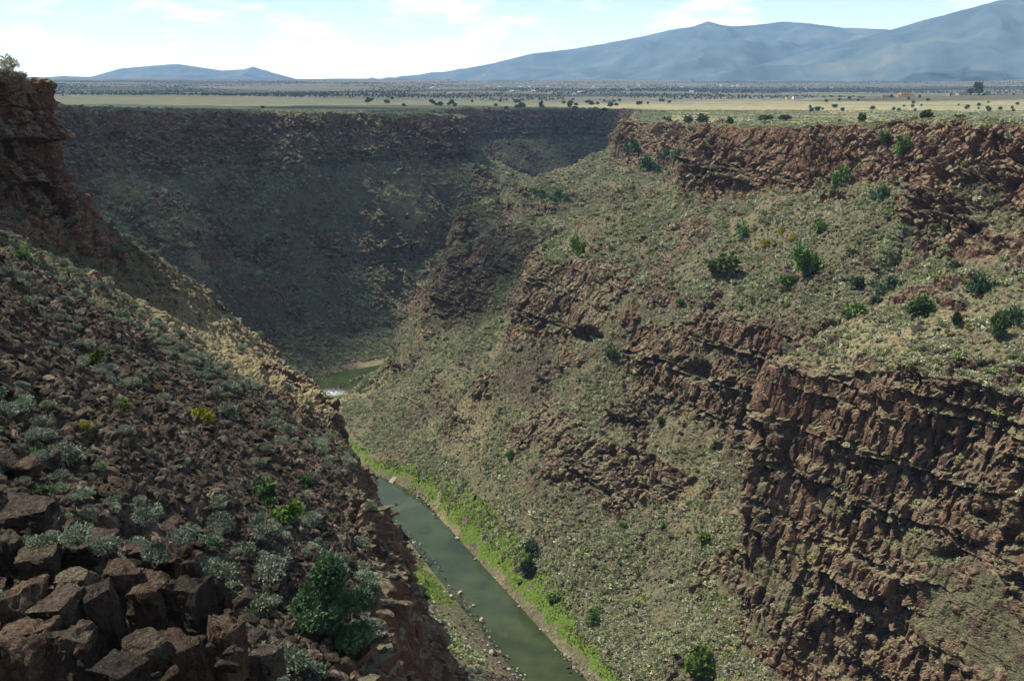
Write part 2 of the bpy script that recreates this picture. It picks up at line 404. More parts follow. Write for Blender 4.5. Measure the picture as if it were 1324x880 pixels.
def sec_r(t, base, top, ucb, rim, bank=9, mid=None, tt=(0, 0, 0, 0)):
    m = mid or ((bank + base[0]) * .5, base[1] * .47)
    return [RT(t, bank, .6), RT(t, *m), RT(t + tt[0], *base), RT(t + tt[1], *top), RT(t + tt[2], *ucb), RT(t + tt[3], *rim)]
RIGHT = [
    sec_r(-260, (45, 25), (72, 128), (128, 152), (165, 191)),
    sec_r(60, (46, 25), (74, 128), (128, 152), (165, 191)),
    sec_r(135, (48, 24), (72, 130), (128, 152), (165, 190)),
    sec_r(170, (53, 24), (74, 127), (129, 150), (166, 190)),
    sec_r(205, (50, 24), (66, 124), (130, 150), (163, 190)),
    sec_r(232, (47, 24), (60, 118), (134, 149), (164, 190)),
    sec_r(246, (50, 28), (57, 115), (136, 149), (165, 190), tt=(0, 0, 15, 15)),
    sec_r(253, (66, 42), (76, 113), (138, 148), (166, 189), tt=(0, 0, 28, 28)),
    sec_r(262, (88, 58), (97, 113), (162, 164), (183, 189), tt=(0, 0, 30, 30)),
    sec_r(300, (90, 68), (99, 113), (163, 165), (183, 188.5), tt=(0, 5, 20, 20)),
    sec_r(350, (84, 74), (102, 115), (164, 163), (184, 187)),
    sec_r(375, (81, 77), (99, 115), (160, 158), (176, 185)),
    sec_r(425, (78, 80), (97, 115), (163, 151), (179, 183)),
    sec_r(458, (72, 76), (95, 114), (163, 150), (178, 182), tt=(0, 6, 4, 8)),
    sec_r(478, (68, 68), (92, 112), (182, 153), (204, 181), bank=3, tt=(0, 22, -2, -2)),
    sec_r(492, (78, 62), (106, 112), (220, 153), (236, 180), bank=-2, tt=(4, 26, 0, 5)),
    sec_r(505, (104, 68), (130, 110), (232, 152), (250, 179), bank=-7, tt=(6, 25, 15, 20)),
    sec_r(545, (106, 68), (134, 108), (255, 151), (272, 178), bank=-10, tt=(0, 10, 28, 33)),
    [RT(585, -6, .6), RT(582, 50, 30), RT(578, 96, 62), RT(606, 120, 96), P(870, 210, 745), P(900, 163, 755)],
    [RT(635, 8, .6), P(520, 505, 672), P(548, 440, 672), P(590, 320, 695), P(820, 205, 800), P(850, 163, 812)],
    [P(452, 507, z=.6), P(512, 452, 700), P(530, 420, 700), P(600, 276, 722), P(796, 190, 842), P(806, 162, 854)],
    [P(492, 480, z=.6), P(517, 445, 722), P(535, 410, 722), P(604, 280, 745), P(800, 188, 868), P(808, 160, 880)],
    [np.array(a) for a in ((-48, 800, .6), (-20, 815, 20), (10, 830, 50), (40, 845, 100), (90, 895, 148), (102, 905, 173))],
    [np.array(a) for a in ((10, 985, .6), (28, 987, 20), (55, 990, 50), (68, 992, 100), (104, 1000, 145), (116, 1003, 173))],
    [np.array(a) for a in ((50, 1160, .6), (62, 1160, 20), (85, 1158, 50), (95, 1156, 100), (128, 1150, 145), (138, 1148, 173))],
    [np.array(a) for a in ((90, 1300, .6), (100, 1300, 20), (118, 1300, 50), (126, 1300, 100), (150, 1302, 145), (158, 1304, 173))],
]
def sec_l(s, rim, ucb, b3, b2, b1=(95, 36), bank=142):
    return [LT(s, bank, .6), LT(s, *b1), LT(s, *b2), LT(s, *b3), LT(s, *ucb), LT(s, *rim)]
LEFT_NEAR = [
    sec_l(-120, (-16, 201), (-9, 184), (10, 169), (36, 85)),
    sec_l(10, (-16, 201), (-9, 184), (8, 171), (34, 88)),
    sec_l(40, (-16, 201), (-9, 184), (13, 169), (38, 85)),
    sec_l(60, (-16, 201), (-9, 184), (20, 165), (45, 83), (98, 37)),
    sec_l(90, (-16, 201), (-9, 184), (28, 160), (53, 80), (103, 38)),
    sec_l(130, (-16, 201), (-9, 184), (38, 152), (64, 74), (108, 37)),
    sec_l(165, (-14, 202), (-6, 184), (45, 147), (73, 69), (110, 36)),
    sec_l(184, (-9, 203), (-3, 183), (46, 147), (72, 67), (109, 35)),
    sec_l(196, (7, 203), (11, 183), (44, 149), (68, 65), (106, 34)),
    sec_l(210, (5, 203), (9, 183), (38, 151), (60, 66)),
    sec_l(230, (-30, 202), (-24, 182), (2, 152), (28, 80), (85, 36)),
    sec_l(280, (-50, 200), (-42, 176), (-6, 132), (12, 88), (75, 36)),
]
LEFT_FAR = [
    sec_l(250, (-44, 201), (-36, 179), (-4, 142), (16, 84), (80, 36)),
    sec_l(300, (-50, 200), (-42, 175), (-8, 128), (10, 88), (72, 36)),
    sec_l(420, (-45, 197), (-37, 165), (-8, 125), (12, 88), (75, 33), 146),
    [P(385, 505, z=.6), P(325, 470, 690), P(165, 352, 605), P(150, 322, 612), P(75, 222, 632), P(65, 139, 650)],
    [P(400, 487, z=.6), P(385, 442, 735), P(280, 334, 715), P(265, 300, 722), P(215, 216, 737), P(200, 141, 762)],
    [P(425, 482, z=.6), P(405, 436, 755), P(345, 345, 765), P(335, 308, 778), P(310, 212, 805), P(305, 143, 830)],
    [P(448, 478, z=.6), P(425, 430, 780), P(400, 346, 815), P(400, 310, 830), P(400, 214, 872), P(400, 146, 900)],
    [P(485, 472, z=.6), P(472, 426, 805), P(462, 345, 860), P(462, 305, 880), P(470, 208, 945), P(470, 147, 970)],
    [P(520, 462, z=.6), P(512, 416, 840), P(515, 340, 905), P(520, 300, 930), P(530, 204, 1005), P(530, 149, 1032)],
    [P(550, 440, z=.6), P(552, 400, 880), P(565, 325, 960), P(575, 285, 985), P(585, 205, 1050), P(582, 150, 1072)],
    [P(700, 400, z=.6), P(690, 330, 1030), P(690, 262, 1085), P(685, 240, 1090), P(613, 207, 1085), P(603, 152, 1095)],
    [P(740, 390, z=.6), P(720, 320, 1080), P(705, 250, 1120), P(695, 232, 1130), P(612, 195, 1150), P(600, 152, 1165)],
    [np.array(a) for a in ((0, 1230, .6), (-20, 1245, 25), (-50, 1265, 70), (-62, 1275, 100), (-95, 1290, 140), (-105, 1300, 173))],
    [np.array(a) for a in ((20, 1330, .6), (5, 1365, 25), (-25, 1420, 60), (-35, 1435, 95), (-70, 1490, 130), (-85, 1510, 174))],
    [np.array(a) for a in ((60, 1370, .6), (55, 1410, 25), (40, 1480, 60), (36, 1495, 90), (20, 1550, 130), (16, 1565, 174))],
    [np.array(a) for a in ((90, 1365, .6), (95, 1400, 25), (104, 1465, 60), (108, 1480, 95), (122, 1530, 135), (126, 1545, 173))],
    [np.array(a) for a in ((95, 1325, .6), (110, 1332, 25), (135, 1345, 60), (142, 1350, 95), (168, 1362, 140), (178, 1366, 173))],
]
RIMS = np.array([s[5] for s in RIGHT + LEFT_NEAR + LEFT_FAR])
_rp = np.array([[0, 199], [200, 198], [380, 190], [550, 182], [800, 178], [1100, 174], [1600, 173], [2500, 178], [4000, 199], [6500, 243], [10000, 306], [13000, 338], [26000, 480]], float)
def z_plain(x, y):
    x = np.asarray(x, float); y = np.asarray(y, float)
    rho = np.hypot(x, y); base = np.interp(rho, _rp[:, 0], _rp[:, 1])
    res = RIMS[:, 2] - np.interp(np.hypot(RIMS[:, 0], RIMS[:, 1]), _rp[:, 0], _rp[:, 1])
    num = 0; den = 1e-5
    for p, e in zip(RIMS, res):
        w = 1 / (400 + (x - p[0]) ** 2 + (y - p[1]) ** 2) ** 1.5 * 8000
        num = num + w * e; den = den + w
    # low swells of the plain
    sw = 6 * np.sin(x / 310 + 1.3) * np.sin(y / 540) * smooth(1200, 3000, rho)
    ridge = 16 * np.exp(-((x - 1150) / 620) ** 2 - ((y - 2050) / 260) ** 2) + 9 * np.exp(-((x + 700) / 500) ** 2 - ((y - 2300) / 300) ** 2)
    return base + num / (den + .02) + sw + ridge
def extend(sec):
    """adds the river bed below the bank and the edge of the plateau behind the rim"""
    bank, rim = sec[0], sec[5]
    d = rim[:2] - bank[:2]; d = d / np.linalg.norm(d)
    bed = np.array([bank[0] - d[0] * 14, bank[1] - d[1] * 14, -5.0])
    def inl(m, dz):
        x, y = rim[0] + d[0] * m, rim[1] + d[1] * m
        return np.array([x, y, float(z_plain(x, y)) + dz])
    k6 = inl(26, .6); k7 = inl(60, -4)
    return [bed] + sec + [k6, k7]

def loft(secs, steps, rows):
    """secs: list of 9-point sections; steps: metres between columns in each interval; rows: number of rows in each profile interval"""
    A = np.array(secs)                                      # (n, 9, 3)
    mid = A[:, 3:6].mean(1); sig = np.concatenate([[0], np.cumsum(np.maximum(np.linalg.norm(np.diff(mid, axis=0), axis=1), 4))])
    xs = []
    for i in range(len(secs) - 1):
        n = max(2, int((sig[i + 1] - sig[i]) / steps[i])); xs.append(np.linspace(sig[i], sig[i + 1], n, endpoint=False))
    xs = np.concatenate(xs + [[sig[-1]]])
    C = np.stack([pchip(sig, A[:, k], xs) for k in range(A.shape[1])], 0)   # (9, nc, 3)
    kf = np.concatenate([k + np.linspace(0, 1, rows[k], endpoint=False) for k in range(len(rows))] + [[len(rows)]])
    k0 = np.minimum(kf.astype(int), len(rows) - 1); t = (kf - k0)[:, None, None]
    V = C[k0] * (1 - t) + C[k0 + 1] * t                     # (nr, nc, 3)
    return V, kf, xs

def grid_normals(V):
    du = np.gradient(V, axis=1); dv = np.gradient(V, axis=0)
    n = np.cross(du, dv); n /= np.linalg.norm(n, axis=2, keepdims=True) + 1e-9
    return n

def layer_table(seed):
    r = np.random.default_rng(seed); b = [-30.0]
    while b[-1] < 260: b.append(b[-1] + r.choice([2.2, 3.5, 6, 9, 13]) * r.uniform(.8, 1.2))
    return np.array(b), r.uniform(-1, 1, len(b) + 1)
LB, LV = layer_table(3)

def carve(V, kf, sgn, near=False, seed=0, coarse=False, hook=None):
    """turn the smooth loft into rock: buttresses, ledges, blocks, rubble. Returns displaced V and masks"""
    nr, nc, _ = V.shape
    N = grid_normals(V) * sgn
    # smooth the normals strongly across rows so that corners of the profile do not tear
    for _ in range(3 if coarse else 6):
        N[1:-1] = (N[:-2] + N[1:-1] * 2 + N[2:]) / 4
    N /= np.linalg.norm(N, axis=2, keepdims=True) + 1e-9
    p = V.reshape(-1, 3); n = N.reshape(-1, 3)
    k = np.repeat(kf, nc)
    inwall = smooth(1.0, 1.9, k) * (1 - smooth(6.0, 6.7, k))
    cl_low = smooth(2.85, 3.1, k) * (1 - smooth(3.9, 4.15, k))
    cl_up = smooth(4.85, 5.1, k) * (1 - smooth(6.02, 6.2, k))
    # big buttresses and gullies
    big = fbm(p * [1, 1, .35], 58, 3, seed + 11); med = fbm(p * [1, 1, .55], 19, 3, seed + 12)
    patch = fbm(p, (30, 30, 22), 4, seed + 13); patch2 = fbm(p * [1, 1, 1.6], 11, 3, seed + 14)
    onslope = smooth(1.5, 2.1, k) * (1 - smooth(5.9, 6.1, k))
    outcrop = np.maximum(smooth(.16, .42, patch), .85 * smooth(.34, .62, patch2 + .35 * patch)) * onslope
    if near: outcrop = outcrop * np.where(k > 3.98, .12 + .6 * smooth(105, 150, -.44 * p[:, 0] + .898 * p[:, 1]), 1)
    cover = smooth(.16, .5, fbm(p, (24, 24, 15), 4, seed + 15))
    rock = np.clip(np.maximum(cl_low * (1 - .8 * cover), cl_up * (1 - (.35 if coarse else .25 if near else .6) * cover)) + outcrop * .95, 0, 1)
    disp = inwall * (big * (2.2 if near else 6.0) + med * (1.2 if near else 2.8)) + outcrop * 1.7 - .8
    # lava flows: bands of different hardness, each split into upright columns
    zz = p[:, 2] + 3 * fbm(p, 80, 2, seed + 16) + .8 * fbm(p, 9, 2, seed + 17)
    li = np.searchsorted(LB, zz); lo = LB[np.clip(li - 1, 0, len(LB) - 1)]; hi = LB[np.clip(li, 0, len(LB) - 1)]
    fr = np.clip((zz - lo) / np.maximum(hi - lo, .1), 0, 1)
    vary = np.clip(.75 + 1.2 * fbm(p, 22, 2, seed + 18), .1, 1.4)
    lay = (LV[np.clip(li, 0, len(LV) - 1)] * 1.5 + 1.3 * (1 - fr) ** 3 - .5 * smooth(.8, 1, fr)) * vary
    pc = np.stack([p[:, 0], p[:, 1], li * 40.0 + 2 * fbm(p, 12, 1, seed + 19)], 1)
    f1, e1, c1 = cells(pc, (5.2, 5.2, 40.0), seed + 21, .9)
    pm_ = np.stack([p[:, 0], p[:, 1], zz], 1)
    f2, e2, c2 = cells(pm_, (1.9, 1.9, 4.6), seed + 24, .85)
    blocks = ((c1 - .5) * 3.4 - 1.8 * (1 - smooth(0, .13, e1)) + (c2 - .5) * 1.7 - .8 * (1 - smooth(0, .16, e2)) + (c1 - .5) * 1.5 * (fr - .5)) * np.clip(vary + .2, .5, 1.2)
    if near:
        f3, e3, c3 = cells(p, (.75, .75, .8), seed + 27); blocks = blocks * .75 + (c3 - .5) * .4 - .15 * (1 - smooth(0, .2, e3))
    disp = disp + rock * inwall * (lay + blocks) * (1 + (.45 if not near else .5) * cl_up)
    if hook is not None: disp = disp + hook(p)
    # slopes: rubble and hummocks
    soft = (1 - rock) * inwall
    disp = disp + soft * (.55 * (c2 - .5) + .5 * (.6 - f2) + .55 * fbm(p, 5, 3, seed + 31))
    if near:
        disp = disp + soft * (.40 * (c3 - .5) + .35 * (.6 - f3))
    # wavy rim: rim itself moves less far
    disp = disp * (1 - .45 * smooth(5.7, 6.0, k))
    # on top of the plateau only small humps
    top = smooth(6.1, 6.6, k)
    disp = disp * (1 - top) + top * .25 * fbm(p, 6, 2, seed + 33)
    disp[k < 1.0] = 0
    rimz = smooth(5.4, 5.95, k) * (1 - smooth(6.2, 6.9, k)) * (1.5 * fbm(p * [1, 1, 0], 24, 3, seed + 35) + .9 * (cells(p * [1, 1, 0], (4, 4, 9), seed + 36)[2] - .5))
    d3 = n * disp[:, None]
    q = p + d3
    q[:, 2] += rimz * (.4 if near else 1)
    at = dict(rock=rock * (1 - top))
    return q.reshape(nr, nc, 3), N, at, k

def build_wall(name, secs, steps, rows, sgn, near=False, seed=0, coarse=False, masks=None, hook=None):
    V, kf, xs = loft([extend(s) for s in secs], steps, rows)
    Q, N, at, k = carve(V, kf, sgn, near, seed, coarse, hook)
    q = Q.reshape(-1, 3)
    z0 = np.zeros(len(q), np.float32)
    at.setdefault('grass', z0); at.setdefault('talus', z0.copy()); at.setdefault('green', z0.copy())
    if masks: masks(q, k, at)
    F = grid_faces(*Q.shape[:2])
    if sgn < 0: F = F[:, ::-1]
    me = mesh_from(name, q, F, M_LAND, False, at)
    o = link(name, me); tag(o, kind='structure')
    return dict(o=o, Q=Q, sgn=sgn, at={a: b.reshape(Q.shape[:2]) for a, b in at.items()}, kf=kf)

def near_pix(q, u, v, ru, rv):
    a, b, d = project(q)
    return np.where(d > 1, np.exp(-((a - u) / ru) ** 2 - ((b - v) / rv) ** 2), 0)

def masks_right(q, k, at):
    g = smooth(.05, .6, fbm(q, 38, 3, 71))
    at['grass'] = (.55 * g * (1 - smooth(1.5, 3, k) * .5)).astype(np.float32)
    at['grass'] = np.maximum(at['grass'], smooth(5.9, 6.3, k) * .7)
    at['talus'] = (smooth(.32, .6, fbm(q, 30, 3, 77)) * .8 * (1 - smooth(5.5, 6, k))).astype(np.float32)
    t = -.4067 * q[:, 0] + .9135 * q[:, 1]; r = .9135 * q[:, 0] + .4067 * q[:, 1] - 142 + 3 * fbm(q, 9, 3, 79)
    r = r - np.interp(t, [458, 478, 492, 505, 545, 585, 635, 660], [0, -6, -11, -16, -19, -15, -1, 10])
    wd = np.interp(t, [240, 290, 330, 372, 378, 384, 400, 440, 470, 520, 600], [4, 5, 9, 11, 3, 10, 12, 10, 6, 4, 3])
    at['green'] = (smooth(11.0, 12.5, r) * (1 - smooth(wd + 11, wd + 13.5, r)) * (q[:, 2] < 16) * smooth(-.8, -.4, fbm(q, 7, 3, 87))).astype(np.float32)
    bare = np.exp(-(((q[:, 0] - 112) / 30) ** 2 + ((q[:, 1] - 300) / 32) ** 2))
    at['grass'] = np.clip(at['grass'] + .8 * bare, 0, 1); at['talus'] = at['talus'] * (1 - bare)
def masks_left(q, k, at):
    shelf = np.exp(-(((q[:, 0] + 45) / 18) ** 2 + ((q[:, 1] - 168) / 24) ** 2) ** 1.5)
    g = smooth(.0, .5, fbm(q, 26, 3, 81))
    s = -.44 * q[:, 0] + .898 * q[:, 1]
    at['grass'] = np.clip(1.3 * shelf + .3 * g * smooth(120, 170, s), 0, 1).astype(np.float32)
    tal = (1 - smooth(118, 165, s + 14 * fbm(q, 25, 3, 83))) * smooth(3.9, 4.1, k) * (1 - smooth(5.0, 5.2, k))
    tal = np.maximum(tal, .9 * (k < 3) * (1 - smooth(318, 340, s)))
    at['talus'] = np.clip(tal * (1 - shelf), 0, 1).astype(np.float32)
    qq = .898 * q[:, 0] + .44 * q[:, 1] + 2.5 * fbm(q, 8, 3, 85)
    at['green'] = np.zeros(len(q), np.float32)
    at['grass'] = np.maximum(at['grass'], smooth(5.9, 6.3, k) * .6)
def masks_far(q, k, at):
    g = smooth(.1, .6, fbm(q, 50, 3, 91)); at['grass'] = (.75 * g).astype(np.float32)
    at['talus'] = (smooth(.15, .55, fbm(q, 42, 3, 93)) * .8 * (1 - smooth(5.9, 6.1, k))).astype(np.float32)
    qq = .898 * q[:, 0] + .44 * q[:, 1] + 2.5 * fbm(q, 8, 3, 85); s = -.44 * q[:, 0] + .898 * q[:, 1]
    lowb = smooth(127, 130, qq) * (1 - smooth(140, 142, qq)) * (1 - smooth(395, 415, s)) * smooth(328, 345, s)
    at['talus'] = np.maximum(at['talus'], (1 - smooth(318, 340, s)) * .9)
    c = P(445, 484, z=2); upb = np.exp(-(((q[:, 0] - c[0]) / 26) ** 2 + ((q[:, 1] - c[1]) / 11) ** 2) * 1.2)
    at['green'] = np.clip((lowb + 1.2 * upb * smooth(-.4, .1, fbm(q, 9, 3, 95))) * (q[:, 2] < 9), 0, 1).astype(np.float32)
    flat = smooth(.9, 1.1, k) * (1 - smooth(1.6, 2.0, k)); at['talus'] *= (1 - flat)
    at['grass'] = np.maximum(at['grass'], smooth(5.9, 6.3, k) * .35)

def caves(p):
    a, b, d = project(p); e = 0
    for (u, v, ru, rv, dep) in ((760, 434, 17, 10, 9), (903, 480, 15, 12, 8), (722, 410, 5, 14, 4), (1205, 205, 12, 10, 5), (950, 212, 12, 6, 3.5), (1282, 655, 9, 40, 4), (1178, 640, 9, 16, 3.5), (1215, 720, 16, 9, 4)):
        e = e - dep * np.exp(-np.clip(((a - u) / ru) ** 2 + ((b - v) / rv) ** 2, 0, 30) ** 2) * (d < 640)
    return e
nR = len(RIGHT) - 1
stepsR = [6, 1.4, .7, .5, .42, .36, .26, .26, .34, .42, .42, .42, .42, .4, .36, .4, .5, .6, .65, .65, .8, 2, 3, 4, 5, 5][:nR]
WR = build_wall('canyon_wall_right', RIGHT, stepsR, [6, 60, 80, 300, 160, 150, 40, 10], -1, False, 100, masks=masks_right, hook=caves)
WL = build_wall('canyon_wall_left', LEFT_NEAR, [3, .5, .24, .2, .2, .24, .28, .25, .25, .5, 1.5], [4, 24, 60, 200, 330, 110, 30, 8], 1, True, 200, masks=masks_left)
nF = len(LEFT_FAR) - 1
WF = build_wall('canyon_wall_far', LEFT_FAR, [3, 3, 1.5, .8, .75, .75, .75, .8, .8, .9, 1.1, 2, 3, 1.1, 1.1, 1.1, 1.5][:nF], [4, 36, 80, 60, 110, 90, 18, 6], 1, False, 300, True, masks=masks_far)

# ------------------------------------------------------------------ river
cl = np.array([[150, -40], [60, 200], [16, 313], [-17, 392], [-58, 475], [-98, 535], [-126, 600], [-136, 650], [-124, 692], [-98, 728], [-62, 775], [-20, 920], [0, 1050], [30, 1230], [80, 1340]], float)
tcl = np.concatenate([[0], np.cumsum(np.linalg.norm(np.diff(cl, axis=0), axis=1))])
ts = np.arange(0, tcl[-1], 4.0); cc = pchip(tcl, cl, ts)
tg = np.gradient(cc, axis=0); tg /= np.linalg.norm(tg, axis=1, keepdims=True); nn = np.stack([tg[:, 1], -tg[:, 0]], 1)
wv = np.linspace(-26, 26, 14)
V = np.zeros((len(wv), len(ts), 3)); V[:, :, :2] = cc[None] + nn[None] * wv[:, None, None]
q = V.reshape(-1, 3); rap = P(425, 508, z=0)
foam = np.exp(-(((q[:, 0] - rap[0]) / 10) ** 2 + ((q[:, 1] - rap[1]) / 6) ** 2))
river = link('river', mesh_from('river', q, grid_faces(len(wv), len(ts))[:, ::-1], M_WATER, True, dict(foam=foam))); tag(river, kind='structure')

# ------------------------------------------------------------------ plain and mountains
def in_poly(x, y, poly):
    r = np.zeros(x.shape, bool); n = len(poly); j = n - 1
    for i in range(n):
        xi, yi = poly[i]; xj, yj = poly[j]
        c = ((yi > y) != (yj > y)) & (x < (xj - xi) * (y - yi) / (yj - yi + 1e-12) + xi)
        r ^= c; j = i
    return r
def mid67(s):
    e = extend(s); return (.35 * e[7] + .65 * e[8])[:2] if False else (.75 * e[7] + .25 * e[8])[:2]
gorge = [tuple(mid67(s)) for s in RIGHT] + [tuple(mid67(s)) for s in LEFT_FAR[::-1]] + [tuple(mid67(s)) for s in LEFT_NEAR[-3::-1]]
az = np.radians(np.linspace(-62, 62, 760)); rr = np.geomspace(60, 16000, 300)
X = rr[:, None] * np.sin(az)[None]; Y = rr[:, None] * np.cos(az)[None]
Z = z_plain(X, Y)
pl = np.stack([X, Y, Z], 2).reshape(-1, 3)
pl[:, 2] += fbm(pl * [1, 1, 0], 900, 3, 5) * 14 * smooth(2600, 7000, np.hypot(pl[:, 0], pl[:, 1])) + fbm(pl * [1, 1, 0], 60, 2, 6) * .5
F = grid_faces(len(rr), len(az)); ctr = pl[F].mean(1)
F = F[~in_poly(ctr[:, 0], ctr[:, 1], gorge)]
gx = pl[:, 0] / (pl[:, 1] + 100)
grass = np.clip(.26 + .34 * smooth(-.06, .12, gx), 0, 1)
plain = link('plain', mesh_from('plain', pl, F[:, ::-1], M_PLAIN, True, dict(grass=grass))); tag(plain, kind='structure')

def mountain(name, sil, d0, depth, seed, az_res=500, rough=1.0, bare=None):
    """a range whose crest line was sighted at the given bearings; it has its own width and foothills"""
    sil = np.array(sil, float); us = np.linspace(sil[0, 0], sil[-1, 0], az_res)
    ridge_v = np.interp(us, sil[:, 0], sil[:, 1])
    tt = np.linspace(-1, 1, 170)
    xs = (us - 662) / FPX; 
    el = np.array([ray(u, v)[2] / ray(u, v)[1] for u, v in zip(us, ridge_v)])
    D = d0 * (1 + .0 * us)
    Yc = D[None] + tt[:, None] * depth
    X = xs[None] * (Yc * 1.0 / 1.0) * (1 / math.cos(PITCH)) ; 
    H = (EYE[2] + el * d0)[None]
    foot = z_plain(X * 0 + 100, Yc)
    s = 1 - np.abs(tt)[:, None]
    shape = s ** 1.35
    pts = np.stack([X, Yc, X * 0], 2).reshape(-1, 3)
    nz = (1 - np.abs(fbm(pts, 2600, 5, seed))).reshape(X.shape) - .62
    nz2 = fbm(pts, 700, 4, seed + 3).reshape(X.shape)
    bodyw = s * (1 - s) * 4
    Z = foot - 30 + (H - foot + 30) * np.clip(shape + bodyw * nz * .75 * rough, 0, 1.2) + (70 * nz2 * s * (1-s)*3) + 14 * nz2 * s - 150 * bodyw * np.abs(fbm(pts * [1, .55, 1], 900, 4, seed + 9)).reshape(X.shape)
    pts[:, 2] = Z.ravel()
    F = grid_faces(*X.shape)
    b = np.zeros(len(pts))
    if bare is not None: b = bare(pts)
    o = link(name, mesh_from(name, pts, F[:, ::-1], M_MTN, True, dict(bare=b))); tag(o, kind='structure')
    return o
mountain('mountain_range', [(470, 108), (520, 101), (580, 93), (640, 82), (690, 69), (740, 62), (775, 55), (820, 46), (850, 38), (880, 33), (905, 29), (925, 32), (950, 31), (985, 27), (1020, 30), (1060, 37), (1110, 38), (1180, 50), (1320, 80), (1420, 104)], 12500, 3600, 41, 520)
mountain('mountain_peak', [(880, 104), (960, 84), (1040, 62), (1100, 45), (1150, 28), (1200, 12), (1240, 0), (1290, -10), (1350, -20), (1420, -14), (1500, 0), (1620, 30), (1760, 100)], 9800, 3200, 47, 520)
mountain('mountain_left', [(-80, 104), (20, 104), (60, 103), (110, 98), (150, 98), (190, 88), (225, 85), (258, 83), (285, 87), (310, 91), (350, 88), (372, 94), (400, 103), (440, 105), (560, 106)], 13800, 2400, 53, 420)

# ------------------------------------------------------------------ haze and unseen clouds, shaped and placed to shade chosen ground
def box_mesh(name, x0, x1, y0, y1, z0, z1, mat):
    v = [(x, y, z) for z in (z0, z1) for y in (y0, y1) for x in (x0, x1)]
    f = [(0, 2, 3, 1), (4, 5, 7, 6), (0, 1, 5, 4), (2, 6, 7, 3), (0, 4, 6, 2), (1, 3, 7, 5)]
    return mesh_from(name, v, np.array(f), mat, False)
hm = bpy.data.materials.new('haze_air'); hm.use_nodes = True; ht = hm.node_tree; ht.nodes.clear()
ho = ht.nodes.new('ShaderNodeOutputMaterial'); hv = ht.nodes.new('ShaderNodeVolumePrincipled')
hv.inputs['Color'].default_value = (.40, .64, 1.0, 1); hv.inputs['Density'].default_value = 3.8e-5; hv.inputs['Anisotropy'].default_value = 0.0
ht.links.new(hv.outputs[0], ho.inputs['Volume'])
tag(link('haze', box_mesh('haze', -10500, 10500, -400, 16600, -7, 1900, hm)), kind='stuff')

def make_cloud_mat():
    t = NT('cloud_white'); x = t.n('ShaderNodeBsdfDiffuse'); x.inputs['Color'].default_value = (.9, .9, .9, 1)
    tr = t.n('ShaderNodeBsdfTransparent'); ms = t.n('ShaderNodeMixShader'); ms.inputs[0].default_value = .38   # thin cloud: some sun comes through
    t.l(tr.outputs[0], ms.inputs[1]); t.l(x.outputs[0], ms.inputs[2]); t.l(ms.outputs[0], t.out.inputs['Surface']); return t.m
M_CLOUD = make_cloud_mat()
_ico = None
def ico(sub=3):
    import bmesh
    bm = bmesh.new(); bmesh.ops.create_icosphere(bm, subdivisions=sub, radius=1)
    v = np.array([x.co[:] for x in bm.verts]); f = np.array([[a.index for a in y.verts] for y in bm.faces]); bm.free(); return v, f
def shade_cloud(lobes, seed):
    """lobes: ground positions to be shaded and radii; the cloud floats towards the sun from there"""
    v0, f0 = ico(4); vs, fs, n = [], [], 0
    for i, (x, y, rx, ry) in enumerate(lobes):
        zc = 2900; k = (zc - 150) / TO_SUN[2]
        v = v0.copy(); d = 1 + .22 * fbm(v0 * 3 + i * 9, 1.0, 4, seed); v *= d[:, None]
        v = v * [rx, ry, min(rx, ry) * .45]; v[:, 2] = np.where(v[:, 2] < 0, v[:, 2] * .35, v[:, 2])
        v += [x + TO_SUN[0] * k, y + TO_SUN[1] * k, zc]
        vs.append(v); fs.append(f0 + n); n += len(v)
    o = link('shade_cloud', mesh_from('shade_cloud', np.concatenate(vs), np.concatenate(fs), M_CLOUD)); tag(o, kind='stuff')
shade_cloud([(-370, 640, 130, 120), (-330, 830, 130, 150), (-190, 1080, 120, 90), (20, 1480, 190, 150), (-420, 900, 200, 200), (-560, 1500, 420, 330), (-150, 1750, 250, 150), (-250, 1250, 200, 150), (130, 1560, 100, 90)], 5)
shade_cloud([(-70, 690, 42, 60), (-20, 650, 35, 30)], 11)
shade_cloud([(1000, 2000, 400, 130), (1400, 2080, 420, 140), (700, 2150, 200, 70)], 6)
shade_cloud([(-300, 3300, 900, 200), (700, 4200, 1300, 380), (2200, 4600, 1500, 420), (-1500, 4100, 1200, 300)], 7)
shade_cloud([(2200, 7600, 1600, 500), (-2500, 7000, 2000, 500)], 8)

# ------------------------------------------------------------------ plants and stones
def rand_dirs(n, r):
    a = r.normal(size=(n, 3)); return a / np.linalg.norm(a, axis=1, keepdims=True)
def leaves(n, size, r, lobes, squash=.75, up=.35, aspect=1.7, inner=.55):
    """n leaf-sized quads spread through a few overlapping lobes; unit plant: about 1 wide, standing on z = 0"""
    L = np.array(lobes, float); w = L[:, 3] ** 2; w /= w.sum()
    pick = r.choice(len(L), n, p=w)
    d = rand_dirs(n, r); rad = inner + (1 - inner) * r.random(n) ** .6
    p = L[pick, :3] + d * (L[pick, 3] * rad)[:, None] * [1, 1, squash]
    ok = p[:, 2] > 0.01; p = p[ok]; d = d[ok]; m = len(p)
    ax = d * .6 + rand_dirs(m, r) * .75 + [0, 0, up]; ax /= np.linalg.norm(ax, axis=1, keepdims=True)
    sd = np.cross(ax, rand_dirs(m, r)); sd /= np.linalg.norm(sd, axis=1, keepdims=True) + 1e-9
    s = size * (.6 + .8 * r.random(m))[:, None]
    q = np.stack([p - sd * s * .5, p + sd * s * .5, p + sd * s * .28 + ax * s * aspect, p - sd * s * .28 + ax * s * aspect], 1)
    return q.reshape(-1, 3), np.arange(m * 4).reshape(-1, 4)
